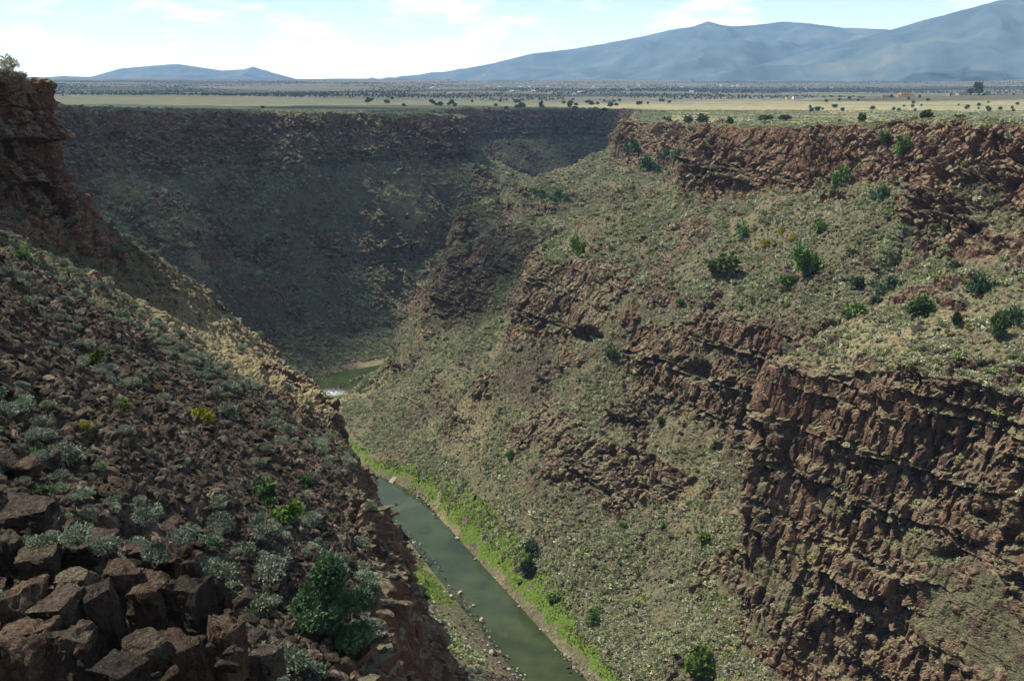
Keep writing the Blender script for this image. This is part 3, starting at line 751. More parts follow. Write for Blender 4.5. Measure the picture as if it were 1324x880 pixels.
def dome_lobes(n, r, spread=.26, rr=(.17, .28), h=.25):
    out = [(0, 0, h, .33)]
    for i in range(n):
        a = r.uniform(0, 6.283); q = spread * math.sqrt(r.random()); out.append((q * math.cos(a), q * math.sin(a), h * r.uniform(.6, 1.45), r.uniform(*rr)))
    return out
def tubes(segs, sides=5):
    """segs: list of (p0, p1, r0, r1)"""
    vs, fs, n = [], [], 0
    for p0, p1, r0, r1 in segs:
        p0 = np.array(p0, float); p1 = np.array(p1, float); d = p1 - p0; d /= np.linalg.norm(d) + 1e-9
        a = np.cross(d, [0.3, .9, .2]); a /= np.linalg.norm(a) + 1e-9; b = np.cross(d, a)
        t = np.arange(sides) * 6.2832 / sides; c = np.cos(t)[:, None] * a + np.sin(t)[:, None] * b
        vs.append(np.concatenate([p0 + c * r0, p1 + c * r1]))
        i = np.arange(sides); j = (i + 1) % sides; fs.append(np.stack([i, j, j + sides, i + sides], 1) + n); n += 2 * sides
    return np.concatenate(vs), np.concatenate(fs)
def stems(n, r, h=.3, spread=.28, rad=.018):
    s = []
    for i in range(n):
        a = r.uniform(0, 6.28); q = spread * r.uniform(.3, 1)
        m = (q * .4 * math.cos(a), q * .4 * math.sin(a), h * .5); e = (q * math.cos(a), q * math.sin(a), h * r.uniform(.8, 1.2))
        s += [((0, 0, -.06), m, rad * 1.5, rad), (m, e, rad, rad * .4)]
    return tubes(s)
def plant_meshes(name, n_leaf, size, leaf_m, seed, nl=6, n_stem=5, **k):
    r = np.random.default_rng(seed)
    v, f = leaves(n_leaf, size, r, k.pop('lobes', None) or dome_lobes(nl, r), **k)
    fo = mesh_from(name + '_foliage', v, f, leaf_m, False)
    v, f = stems(n_stem, r); st = mesh_from(name + '_stem', v, f, M_WOOD)
    return fo, st
def put_plant(name, meshes, loc, scale, rz, label, cat, group=None, tilt=(0, 0), parts=('foliage', 'stem')):
    root = bpy.data.objects.new(name, None); COL.objects.link(root)
    root.empty_display_size = .2
    root.location = loc; root.scale = scale if hasattr(scale, '__len__') else (scale,) * 3
    root.rotation_euler = (tilt[0], tilt[1], rz)
    for nm, me in zip(parts, meshes): link(nm, me, root)
    tag(root, label, cat, group); return root

def rock_mesh(name, seed, mat, n=16, dims=(1, .8, .6), detail=2, rough=.05, blocky=.5):
    """angular stone: the hull of random points, chipped edges, a rough skin"""
    import bmesh
    r = np.random.default_rng(seed); bm = bmesh.new()
    d = rand_dirs(n, r)
    p = d / np.maximum(np.abs(d).max(1, keepdims=True), 1e-6) * blocky + d * (1 - blocky)
    p = p * (.8 + .25 * r.random((n, 1))) * np.array(dims) * .5
    for a in p: bm.verts.new(a)
    res = bmesh.ops.convex_hull(bm, input=bm.verts)
    bmesh.ops.delete(bm, geom=[e for e in res['geom_interior'] if isinstance(e, bmesh.types.BMVert)], context='VERTS')
    if detail:
        bmesh.ops.bevel(bm, geom=list(bm.edges), offset=.035, segments=1, profile=.5, affect='EDGES', clamp_overlap=True)
        bmesh.ops.triangulate(bm, faces=bm.faces[:])
        bmesh.ops.subdivide_edges(bm, edges=bm.edges[:], cuts=detail, use_grid_fill=True)
        bmesh.ops.triangulate(bm, faces=bm.faces[:])
        co = np.array([v.co[:] for v in bm.verts]); nn = fbm(co + seed * 3.7, .35, 4, seed) ; n2 = cells(co + seed, .33, seed)[2] - .5
        for v, a, b in zip(bm.verts, nn, n2):
            v.co += v.co.normalized() * float(a * rough + b * rough * .7)
    else: bmesh.ops.triangulate(bm, faces=bm.faces[:])
    me = bpy.data.meshes.new(name); bm.to_mesh(me); bm.free(); me.materials.append(mat); return me

def sample(wall, n, weight, seed, cols=None):
    Q = wall['Q']; r = np.random.default_rng(seed); sgn = wall['sgn']
    a = Q[1:, :-1] - Q[:-1, :-1]; b = Q[:-1, 1:] - Q[:-1, :-1]
    nn = np.cross(b, a) * sgn; ar = np.linalg.norm(nn, axis=2); nn = nn / (ar[..., None] + 1e-9)
    # slope of the ground over a metre or two rather than of one facet
    up = np.abs(nn[..., 2]); up = (up + np.roll(up, 1, 0) + np.roll(up, -1, 0) + np.roll(up, 2, 0) + np.roll(up, -2, 0)) / 5
    kf = np.repeat(wall['kf'][:-1, None], Q.shape[1] - 1, 1)
    c = Q[:-1, :-1]
    at = {k: v[:-1, :-1].ravel() for k, v in wall['at'].items()}
    w = weight(c.reshape(-1, 3), kf.ravel(), up.ravel(), at) * ar.ravel()
    tot = w.sum()
    if n is None: n = int(tot)
    
    if n == 0: return np.zeros((0, 3)), np.zeros((0, 3))
    cdf = np.cumsum(w); i = np.searchsorted(cdf, r.random(n) * cdf[-1]); i = np.minimum(i, len(w) - 1)
    iy, ix = np.unravel_index(i, ar.shape); t = r.random((n, 2))
    return Q[iy, ix] + a[iy, ix] * t[:, :1] + b[iy, ix] * t[:, 1:], nn[iy, ix]

def scatter(name, pts, scale, srcs, seed, tilt=.15, squash=None, label_kind='stuff'):
    """countless small repeats as one object: the sources are things that stand in the scene themselves"""
    r = np.random.default_rng(seed); n = len(pts)
    me = bpy.data.meshes.new(name); me.vertices.add(n); me.vertices.foreach_set('co', np.asarray(pts, np.float32).ravel())
    def fa(nm, v, tp='FLOAT'):
        a = me.attributes.new(nm, tp, 'POINT'); a.data.foreach_set('vector' if tp == 'FLOAT_VECTOR' else 'value', np.asarray(v, np.int32 if tp == 'INT' else np.float32).ravel())
    rot = np.stack([r.normal(0, tilt, n), r.normal(0, tilt, n), r.uniform(0, 6.2832, n)], 1)
    sc = np.asarray(scale)[:, None] * (np.ones((n, 3)) if squash is None else np.stack([r.uniform(.8, 1.2, n), r.uniform(.8, 1.2, n), r.uniform(*squash, n)], 1))
    fa('rot', rot, 'FLOAT_VECTOR'); fa('scl', sc, 'FLOAT_VECTOR'); fa('var', r.integers(0, len(srcs), n), 'INT')
    o = link(name, me); tag(o, kind=label_kind)
    g = bpy.data.node_groups.new(name, 'GeometryNodeTree')
    g.interface.new_socket('Geometry', in_out='INPUT', socket_type='NodeSocketGeometry')
    g.interface.new_socket('Geometry', in_out='OUTPUT', socket_type='NodeSocketGeometry')
    gi = g.nodes.new('NodeGroupInput'); go = g.nodes.new('NodeGroupOutput'); jn = g.nodes.new('GeometryNodeJoinGeometry')
    def na(nm, tp):
        x = g.nodes.new('GeometryNodeInputNamedAttribute'); x.data_type = tp; x.inputs['Name'].default_value = nm; return x.outputs['Attribute']
    ar, asc, av = na('rot', 'FLOAT_VECTOR'), na('scl', 'FLOAT_VECTOR'), na('var', 'INT')
    for i, src in enumerate(srcs):
        oi = g.nodes.new('GeometryNodeObjectInfo'); oi.transform_space = 'ORIGINAL'; oi.inputs['Object'].default_value = src; oi.inputs['As Instance'].default_value = True
        cm = g.nodes.new('FunctionNodeCompare'); cm.data_type = 'INT'; cm.operation = 'EQUAL'
        ints = [s for s in cm.inputs if s.type == 'INT']; g.links.new(av, ints[0]); ints[1].default_value = i
        ip = g.nodes.new('GeometryNodeInstanceOnPoints')
        g.links.new(gi.outputs[0], ip.inputs['Points']); g.links.new(cm.outputs[0], ip.inputs['Selection'])
        g.links.new(oi.outputs['Geometry'], ip.inputs['Instance']); g.links.new(ar, ip.inputs['Rotation']); g.links.new(asc, ip.inputs['Scale'])
        g.links.new(ip.outputs[0], jn.inputs[0])
    g.links.new(jn.outputs[0], go.inputs[0])
    m = o.modifiers.new('scatter', 'NODES'); m.node_group = g
    return o

# where a sighting meets the ground: the nearest wall vertex on that line of sight
_pj = []
for w in (WR, WL, WF):
    q = w['Q'].reshape(-1, 3); a, b, d = project(q); ok = (d > 5) & (a > -60) & (a < 1400) & (b > 60) & (b < 1000); _pj.append((q[ok], a[ok], b[ok], d[ok]))
def ground_at(u, v, tol=2.5):
    best = None
    for q, a, b, d in _pj:
        m = (np.abs(a - u) < tol) & (np.abs(b - v) < tol)
        if m.any():
            i = np.argmin(d[m]); j = np.argmin(((a[m] - u) ** 2 + (b[m] - v) ** 2) + (d[m] > d[m][i] + 12) * 1e6)
            c = (d[m][j], q[m][j])
            if best is None or c[0] < best[0]: best = c
    return best
def plateau_at(u, d):
    x = (u - 662) / FPX; p = np.array([x * d, d, 0.0]) * 1.0
    p[0] = x * d * (math.cos(PITCH) + .02); p[2] = float(z_plain(p[0], p[1])); return p

# ---- sagebrush on the left slope, the nearest plants
SAGE_HI = [plant_meshes('sage', 1500, .036, M_SAGE_L, 20 + i, 9, squash=.8) for i in range(4)]
SAGE_LO = [plant_meshes('sage_small', 90, .15, M_SAGE if i < 2 else M_SAGE_G, 40 + i, 5, 3) for i in range(3)]
def w_sage_left(p, k, up, at):
    cl = smooth(.05, .5, fbm(p, (9, 9, 9), 3, 401)) ; s = -.44 * p[:, 0] + .898 * p[:, 1]
    dn = .03 + .30 * cl
    dn = dn * np.where(s < 120, .9, 1.2) + .10 * smooth(120, 180, s)
    return dn * smooth(.5, .72, up) * (1 - .75 * at['rock']) * (1 - .8 * np.clip(at['grass'], 0, 1)) * (1 + 1.6 * np.exp(-((p[:, 0] + 9) / 14) ** 2 - ((p[:, 1] - 55) / 18) ** 2)) * ((k > 1.2) & (k < 6.3)) * (1 - .5 * at['green'])
pts, nrm = sample(WL, None, w_sage_left, 11)
r = np.random.default_rng(12)
scl = np.exp(r.normal(.0, .36, len(pts))) * 1.4
u_, v_, d_ = project(pts); vis = (d_ > 15) & (u_ > -10) & (u_ < 1334) & (v_ > -10) & (v_ < 895)
px = np.where(vis, scl * FPX / np.maximum(d_, 1), 0); order = np.argsort(-px)
big, rest = order[:300], order[300:]
def sage_label(u, v, q):
    if v > 690 and u < 330: return 'silvery sagebrush growing among the big broken boulders of the rock ledge', 'sagebrush among the ledge boulders'
    if u > 300 and v > 690: return 'grey-green sagebrush around the large dark green bush above the drop', 'sagebrush around the large green bush'
    if v < 470: return 'small grey sagebrush on the shaded upper slope under the rim outcrop', 'sagebrush under the rim outcrop'
    if u > 270 and v < 600: return 'pale sagebrush dotting the tan grassy shelf above the river bend', 'sagebrush on the grassy shelf'
    return 'grey-green sagebrush scattered over the dark basalt rubble of the left slope', 'sagebrush on the dark rubble slope'
srcs = []
for j, i in enumerate(big):
    lab, grp = sage_label(u_[i], v_[i], pts[i])
    o = put_plant('sagebrush', SAGE_HI[j % 4], pts[i] - [0, 0, .05], (scl[i], scl[i] * r.uniform(.8, 1.15), scl[i] * r.uniform(.65, .95)), r.uniform(0, 6.28), lab, 'shrub', grp, (r.normal(0, .12), r.normal(0, .12)))
    if j < 4: srcs.append([c for c in o.children if c.name.startswith('foliage')][0])
scatter('sage_scrub_left', pts[rest], scl[rest], srcs, 13, squash=(.6, .95))
print('left sage', len(pts))

# ---- sage and grass over the right wall and the far walls
def w_sage_right(p, k, up, at):
    cl = smooth(-.3, .5, fbm(p, (17, 17, 11), 4, 411))
    return (.22 + 1.6 * cl) * smooth(.42, .68, up) * (1 - .93 * at['rock']) * ((k > 1.15) & (k < 7.5)) * (1 - .75 * at['talus']) * (1 - .8 * at['green'])
pts, nrm = sample(WR, None, w_sage_right, 21); r = np.random.default_rng(22)
scl = np.exp(r.normal(0, .42, len(pts))) * 1.08; print('right sage', len(pts))
lo_src = []
for i, (u, v, px) in enumerate(((1215, 452, 1.7), (1003, 360, 1.8), (1096, 352, 1.7))):
    g = ground_at(u, v)
    o = put_plant('sagebrush', SAGE_LO[i], g[1], px, i, ['small sagebrush beside the pale bare patch on the sunny bench', 'small sagebrush below the two bright green bushes on the sunny slope', 'small sagebrush uphill of the round bushes on the sunny bench'][i], 'shrub')
    lo_src.append(o.children[0] if o.children[0].name.startswith('foliage') else o.children[1])
scatter('sage_scrub_right', pts, scl, lo_src, 23, squash=(.55, .9))
def w_sage_far(p, k, up, at):
    cl = smooth(-.3, .5, fbm(p, (22, 22, 18), 3, 421))
    return (.22 + .42 * cl) * smooth(.4, .66, up) * (1 - .7 * at['rock']) * ((k > 1.15) & (k < 7.5)) * (1 - .6 * at['talus']) * (1 - at['green'])
pts, nrm = sample(WF, None, w_sage_far, 31); r = np.random.default_rng(32); print('far sage', len(pts))
scatter('sage_scrub_far', pts, np.exp(r.normal(0, .3, len(pts))) * 1.9, lo_src, 33, squash=(.5, .85))

# ---- rubble
ROCKS = [rock_mesh('talus_rock', 60 + i, M_BOULD if i % 3 else M_BOULD_R, 15, (1, .85, .62), 1, .04) for i in range(6)]
ROCKS_LO = [rock_mesh('small_rock', 80 + i, M_BOULD if i % 2 else M_BOULD_R, 12, (1, .8, .65), 0) for i in range(4)]
def w_rock_left(p, k, up, at):
    s = -.44 * p[:, 0] + .898 * p[:, 1]
    return (.3 + 2.8 * at['talus']) * smooth(.4, .7, up) * ((k > 2.2) & (k < 5.0)) * (1 - .9 * smooth(.3, .8, at['grass'])) * np.where(k > 3.9, 1, .4)
pts, nrm = sample(WL, None, w_rock_left, 41); r = np.random.default_rng(42)
scl = np.minimum(np.exp(r.normal(-.92, .5, len(pts))), 2.3); print('left rocks', len(pts))
u_, v_, d_ = project(pts); vis = (d_ > 15) & (u_ > -10) & (u_ < 1334) & (v_ > -10) & (v_ < 895)
px = np.where(vis, scl * FPX / np.maximum(d_, 1), 0); order = np.argsort(-px); big, rest = order[:240], order[240:]
rs = []
for j, i in enumerate(big):
    o = link('boulder', ROCKS[j % 6]); o.location = pts[i] + [0, 0, .12 * scl[i]]; o.scale = np.array([1, r.uniform(.8, 1.1), r.uniform(.7, 1.15)]) * scl[i]; o.rotation_euler = (r.normal(0, .35), r.normal(0, .35), r.uniform(0, 6.28))
    if v_[i] > 640: tag(o, 'angular dark basalt boulder lying low on the rubble near the rock ledge', 'boulder', 'boulders low on the left slope')
    elif v_[i] > 430: tag(o, 'angular brown basalt boulder in the middle of the dark rubble slope', 'boulder', 'boulders in the middle of the rubble slope')
    else: tag(o, 'brown basalt boulder high on the slope under the rim outcrop', 'boulder', 'boulders high on the left slope')
    if j < 6: rs.append(o)
scatter('rubble_left', pts[rest] + [0, 0, .02], scl[rest], rs, 43, .5, (.6, 1.1))
def w_rock_right(p, k, up, at):
    cl = smooth(.1, .5, fbm(p, (12, 12, 12), 3, 431))
    return (.02 + .3 * at['talus'] + .14 * cl) * smooth(.35, .7, up) * ((k > 1.1) & (k < 6.3))
pts, nrm = sample(WR, None, w_rock_right, 51); r = np.random.default_rng(52); scl = np.exp(r.normal(.15, .42, len(pts))); print('right rocks', len(pts))
lr = []
for i, (u, v, sc) in enumerate(((640, 602, 1.9), (1065, 395, 2.0), (1003, 300, 2.2), (985, 555, 2.2))):
    g = ground_at(u, v); o = link('boulder', ROCKS_LO[i]); o.location = g[1]; o.scale = (sc,) * 3; o.rotation_euler = (.3, .2, i)
    tag(o, ['small brown boulder on the green slope above the river', 'brown boulder left of the small round bushes on the sunny bench', 'brown boulder beside the yellowing bushes', 'brown boulder at the top edge of the big right cliff'][i], 'boulder'); lr.append(o)
scatter('rubble_right', pts, scl, lr, 53, .5, (.6, 1.1))

# ---- green bushes and junipers sighted one by one
JUN = [plant_meshes('juniper', 1500, .06, M_JUN, 100 + i, 8, 6, lobes=[(0, 0, .38, .34), (.1, .05, .62, .24), (-.12, -.06, .55, .24), (.18, -.14, .36, .24), (-.2, .12, .3, .24), (.02, .02, .8, .15)], squash=1.0, up=.6) for i in range(3)]
def loose(seed, n=9):
    rr_ = np.random.default_rng(seed); return [(*(rr_.normal(0, .2, 2)), rr_.uniform(.15, .6), rr_.uniform(.13, .25)) for _ in range(n)]
BUSH = [plant_meshes('bush', 560, .085, M_GREEN, 120 + i, 8, 6, lobes=loose(120 + i), squash=.9) for i in range(3)]
OAKB = [plant_meshes('oak_bush', 700, .08, M_OAK, 140 + i, 8, 6, lobes=loose(140 + i, 10), squash=.95) for i in range(3)]
YELB = [plant_meshes('yellow_bush', 500, .08, M_YEL, 160 + i, 7, 5) for i in range(2)]
KIND = dict(j=(JUN, 'juniper', 'juniper'), b=(BUSH, 'green_bush', 'bush'), o=(OAKB, 'dark_green_bush', 'bush'), y=(YELB, 'yellowing_bush', 'bush'))
r = np.random.default_rng(71)
BUSHES = [
 # u, v of the foot, width px, height/width, kind, label, group
 (1191, 409, 36, .75, 'j', 'broad dark green juniper at the lower left end of the bare tan streak', None),
 (1290, 437, 25, 1.35, 'j', 'tall narrow dark green juniper near the right end of the bench', None),
 (1309, 419, 27, .85, 'o', 'round green bush touching the tall narrow juniper from behind', None),
 (1267, 377, 26, .85, 'o', 'round blue-green bush at the upper right end of the bare tan streak', None),
 (1237, 418, 15, 1.0, 'j', 'small round juniper between the broad juniper and the tall narrow one', None),
 (1151, 380, 26, .85, 'o', 'round green bush uphill and left of the broad dark juniper', None),
 (1108, 408, 28, .7, 'b', 'low spreading green bush near the edge of the lower cliff', None),
 (1095, 413, 13, .9, 'o', 'little dark bush right at the lip of the lower cliff', None),
 (1043, 354, 32, 1.2, 'b', 'tall bright green bush in the middle of the sunny slope', None),
 (934, 352, 42, .62, 'b', 'wide yellow-green bush on the sunny slope, the largest of that slope', None),
 (1022, 372, 22, .7, 'b', 'small green bush just below the tall bright green one', None),
 (1085, 243, 22, 1.3, 'b', 'green bush growing in the break of the upper cliff', None),
 (1140, 187, 20, .9, 'b', 'round green bush near the rim, left of the split pale rocks', None),
 (1168, 199, 24, 1.0, 'b', 'pale green bush below the split pale rocks of the rim', None),
 (1139, 258, 15, 1.1, 'o', 'small dark green bush at the left foot of the right hand upper cliff', None),
 (961, 306, 20, .8, 'b', 'green bush left of the yellowing bushes on the sunny slope', None),
 (748, 331, 16, 1.5, 'b', 'tall green bush standing at the lip of the cliff with the caves', None),
 (790, 326, 10, .9, 'b', 'tiny green bush on the cliff top right of the tall lip bush', None),
 (790, 461, 13, 1.0, 'b', 'bright green bush in front of the right mouth of the cave cliff', None),
 (854, 553, 12, 1.3, 'b', 'small bright green bush on the talus under the second cave', None),
 (910, 704, 22, .8, 'b', 'lone green bush low on the talus left of the big right cliff', None),
 (683, 743, 22, 1.0, 'j', 'dark green riverside shrub at the back of the bright grass strip', None),
 (905, 868, 40, .8, 'b', 'large green bush in the gully at the foot of the big right cliff', None),
 (700, 256, 12, .9, 'o', 'dark bush on the far ridge running down to the bend', None),
 (722, 258, 18, .7, 'o', 'wide dark bush on the far ridge beside a smaller one', None),
 (690, 250, 8, .9, 'b', 'tiny green bush on the crest of the far ridge', None),
 (645, 262, 8, .9, 'b', 'tiny green bush near the lower end of the far ridge crest', None),
 (838, 220, 18, .9, 'o', 'dark green bush under the far end of the upper cliff', None),
 (884, 213, 20, .9, 'o', 'dark green bush in the corner where the upper cliff steps forward', None),
 (860, 207, 14, .9, 'o', 'middle one of the dark bushes under the far upper cliff', None),
 (818, 198, 15, 1.2, 'o', 'dark bush against the far upper cliff near its end', None),
 (1060, 300, 18, .9, 'b', 'green bush right of the yellowing bushes', None),
 (1110, 372, 17, .8, 'o', 'dim green bush left of the round green bush on the sunny slope', None),
 (1132, 396, 18, .7, 'o', 'sprawling dull green bush just left of the broad juniper', None),
 (972, 392, 11, .8, 'b', 'small green bush above the lower cliff, under the wide yellow-green one', None),
 (880, 395, 12, .8, 'b', 'small green bush on the slope left of the wide yellow-green bush', None),
 (1235, 346, 13, .8, 'o', 'small dark bush under the foot of the right hand upper cliff', None),
 (1310, 470, 14, .8, 'b', 'bright green bush low at the right end of the bench', None),
 (1178, 478, 10, .8, 'b', 'small bright bush under the broad juniper', None),
 (1012, 302, 14, .7, 'y', 'yellowing bush on the sunny slope, the upper of the yellow patch', None),
 (1026, 312, 16, .6, 'y', 'wide yellowing bush on the sunny slope, the middle of the yellow patch', None),
 (990, 318, 14, .7, 'y', 'yellowing bush on the sunny slope, the lower left of the yellow patch', None),
 (770, 802, 24, .5, 'b', 'low green bush just behind the narrow end of the riverside grass', None),
 (688, 716, 20, .8, 'o', 'bushy green shrub behind the riverside grass, up from the dark one', None),
 (715, 775, 18, .6, 'b', 'green bush on the talus a little behind the riverside grass', None),
 (660, 592, 12, .7, 'b', 'small green bush on the talus high above the riverside grass', None),
 (690, 612, 12, .7, 'b', 'tiny green bush above the boulder field by the river', None),
 # left slope
 (368, 676, 38, .75, 'b', 'bright green bush on the rubble, up the slope from the big dark bush', None),
 (346, 650, 34, .8, 'o', 'dark green bush just above the bright green one on the rubble', None),
 (120, 470, 24, .8, 'b', 'vivid green bush high on the dark rubble slope', None),
 (157, 528, 26, .55, 'b', 'low vivid green plant in the sage strip across the rubble', None),
 (45, 585, 18, .7, 'b', 'small vivid green plant at the left border of the rubble', None),
 (110, 555, 24, .8, 'y', 'rusty yellow bush beside the sage on the dark rubble', None),
 (265, 712, 28, .55, 'o', 'dark moss-green bush in the rubble right above the rock ledge', None),
 (57, 642, 22, .6, 'b', 'yellow-green plant on the rubble above the left end of the ledge', None),
 (322, 608, 14, .8, 'b', 'small green plant among stones left of the brown cliff', None),
 (390, 628, 20, .7, 'o', 'dim green bush up the slope from the pair of green bushes', None),
 (205, 505, 14, .8, 'y', 'olive yellow bush in the middle of the rubble slope', None),
 (28, 335, 22, .8, 'b', 'green bush close to the foot of the rim outcrop', None),
 (262, 548, 34, .8, 'y', 'olive bush at the lower end of the grassy shelf', None),
 (155, 745, 30, .9, 'b', 'yellow-green bush above the split boulders of the ledge', None),
 (272, 790, 24, .8, 'b', 'pale green bush at the foot of the dark boulder on the ledge', None),
]
for (u, v, wpx, hw, kd, lab, grp) in BUSHES:
    g = ground_at(u, v, 3) or ground_at(u, v, 8)
    if g is None: print('no ground', u, v); continue
    ms, nm, cat = KIND[kd]; w = wpx * g[0] / FPX * 1.12
    hh = w * hw / (.8 if kd != 'j' else .98)
    put_plant(nm, ms[r.integers(0, len(ms))], g[1] - [0, 0, .03 * w], (w, w, hh), r.uniform(0, 6.28), lab, cat, grp)
# the big two-headed bush above the drop
r2 = np.random.default_rng(5)
lob = [(r2.normal(0, .25) * (1.15 - z_), r2.normal(0, .22) * (1.15 - z_), z_, r2.uniform(.08, .19)) for z_ in r2.uniform(.1, 1.02, 40)]
lv, lf = leaves(19000, .023, r2, lob, .9, .3, inner=.3); sv, sf = stems(11, r2, .6, .34, .022)
g = ground_at(430, 838, 3)
wb_ = 104 * g[0] / FPX
put_plant('big_green_bush', (mesh_from('big_bush_foliage', lv, lf, leaf_mat('deep_green_leaves', (.014, .040, .016), (.03, .082, .03), (.065, .14, .05), .15), False), mesh_from('big_bush_stem', sv, sf, M_WOOD)), g[1], (wb_, wb_, wb_ * 1.12), .4, 'largest dark green leafy bush on the left slope, above the brown cliff drop', 'bush')

# ---- trees on the rim and over the plateau
def small_tree(name, seed, mat):
    rr_ = np.random.default_rng(seed)
    lob = [(0, 0, .55, .34), (.2, .1, .5, .26), (-.2, -.1, .48, .26), (.05, -.15, .75, .24), (-.05, .12, .8, .2)]
    v, f = leaves(240, .12, rr_, lob, .95, .3); cr = mesh_from(name + '_crown', v, f, mat, False)
    v, f = tubes([((0, 0, -.1), (.02, 0, .3), .05, .035), ((.02, 0, .3), (.15, .08, .55), .03, .012), ((.02, 0, .3), (-.14, -.05, .6), .03, .012), ((.02, 0, .3), (.0, .05, .75), .03, .01)])
    return cr, mesh_from(name + '_trunk', v, f, M_WOOD)
TREES = [small_tree('plateau_tree', 180 + i, M_JUN) for i in range(3)]
def put_tree(u, d, h, wf, lab, grp, mesh=None):
    p = plateau_at(u, d)
    return put_plant('juniper_tree', mesh or TREES[r.integers(0, 3)], p, (h * wf, h * wf, h), r.uniform(0, 6.28), lab, 'tree', grp, parts=('crown', 'trunk'))
RIMT = [(1108, 480, 5, .9, 'small dark tree on the rim above the break in the upper cliff'), (1190, 440, 4.6, 1.2, 'rounded tree on the rim above the split pale rocks'), (1232, 455, 4, 1.5, 'low wide tree on the plateau right of the split pale rocks'),
        (940, 640, 5, 1.0, 'lone dark tree standing just behind the rim of the stepped cliff'), (1080, 520, 3.4, .7, 'thin little dark tree at the edge of the plateau grass'),
        (905, 830, 8, 1.3, 'large dark tree of the pair behind the far upper cliff'), (887, 835, 7, 1.3, 'smaller dark tree of the pair behind the far upper cliff'), (860, 850, 6, 1.6, 'low dark tree left of the pair behind the far upper cliff'),
        (985, 900, 5, 3.2, 'long low dark clump of juniper on the sunlit grass'), (1010, 905, 5, 2.6, 'second low dark juniper clump beside the longest one on the grass')]
for (u, d, h, wf, lab) in RIMT: put_tree(u, d, h, wf, lab, None)
bl = [(655, 1500), (668, 1620), (700, 1640), (735, 1700), (742, 1450), (765, 1300), (780, 1350), (790, 1250)]
for i in range(46):
    u = [r.uniform(470, 640), r.uniform(640, 840), r.uniform(690, 930)][i % 3]; d = r.uniform(1750, 2700) if u < 640 else r.uniform(1650, 2600)
    put_tree(u, d, r.uniform(4, 8.5), r.uniform(1.0, 1.8), 'dark juniper dotting the pale grass plain beyond the far gorge wall', 'junipers on the plain beyond the gorge')
for (u, d) in bl: put_tree(u, d, r.uniform(4, 7), 1.4, 'dark juniper close behind the rim of the far gorge wall', 'junipers behind the far rim')
for i in range(44):
    u = r.uniform(1030, 1345); d = r.uniform(1300, 2150)
    put_tree(u, d, r.uniform(3.5, 6.5), r.uniform(.9, 1.5), 'dark juniper on the low grey rise below the distant houses', 'junipers on the low rise')
for (u, d) in ((272, 900), (170, 1100), (345, 1600), (200, 1500), (150, 1450)): put_tree(u, d, r.uniform(3, 5), 1.4, 'tiny dark tree alone on the flat shaded plateau', 'trees on the shaded plateau')
put_tree(1253, 2040, 24, .85, 'tall dark cottonwood tree beside the pale house on the rise', None)
put_tree(1243, 2050, 13, .9, 'shorter dark tree left of the tall cottonwood on the rise', None)
g = ground_at(12, 104, 6)
if g:
    rr_ = np.random.default_rng(3); v, f = leaves(330, .06, rr_, [(0, 0, .55, .3), (.25, 0, .6, .22), (-.25, 0, .55, .22), (0, .1, .8, .2)], .9, .5, inner=.3)
    sg = [((0, 0, -.1), (0, 0, .3), .03, .025)]
    for a in np.linspace(0, 6.28, 9): sg += [((0, 0, .2), (.28 * math.cos(a), .28 * math.sin(a), .6), .016, .008), ((.28 * math.cos(a), .28 * math.sin(a), .6), (.42 * math.cos(a + .2), .42 * math.sin(a + .2), .9), .008, .003)]
    tv, tf = tubes(sg, 4)
    put_plant('rim_tree', (mesh_from('rim_tree_crown', v, f, M_SAGE, False), mesh_from('rim_tree_trunk', tv, tf, M_WOOD)), g[1], 4.2, 0, 'thin twiggy tree standing on top of the left rim outcrop', 'tree', parts=('crown', 'trunk'))

# ---- houses
def pm(name, c): return plain_mat(name, c, .9, .2, .12)
HM = [pm('adobe_wall', (.42, .26, .15)), pm('pale_wall', (.5, .45, .38)), pm('white_wall', (.62, .6, .57)), pm('tan_wall', (.5, .38, .26))]
M_ROOF = pm('flat_roof', (.36, .32, .28)); M_ROOF2 = pm('metal_roof', (.32, .32, .34)); M_GLASS = pm('window_glass', (.05, .06, .08)); M_ORANGE = pm('orange_wall', (.62, .33, .10))
def boxes(lst):
    vs, fs = [], []
    for i, (x0, x1, y0, y1, z0, z1) in enumerate(lst):
        vs += [(x, y, z) for z in (z0, z1) for y in (y0, y1) for x in (x0, x1)]
        fs += [[a + 8 * i for a in q] for q in ((0, 2, 3, 1), (4, 5, 7, 6), (0, 1, 5, 4), (2, 6, 7, 3), (0, 4, 6, 2), (1, 3, 7, 5))]
    return np.array(vs, float), np.array(fs)
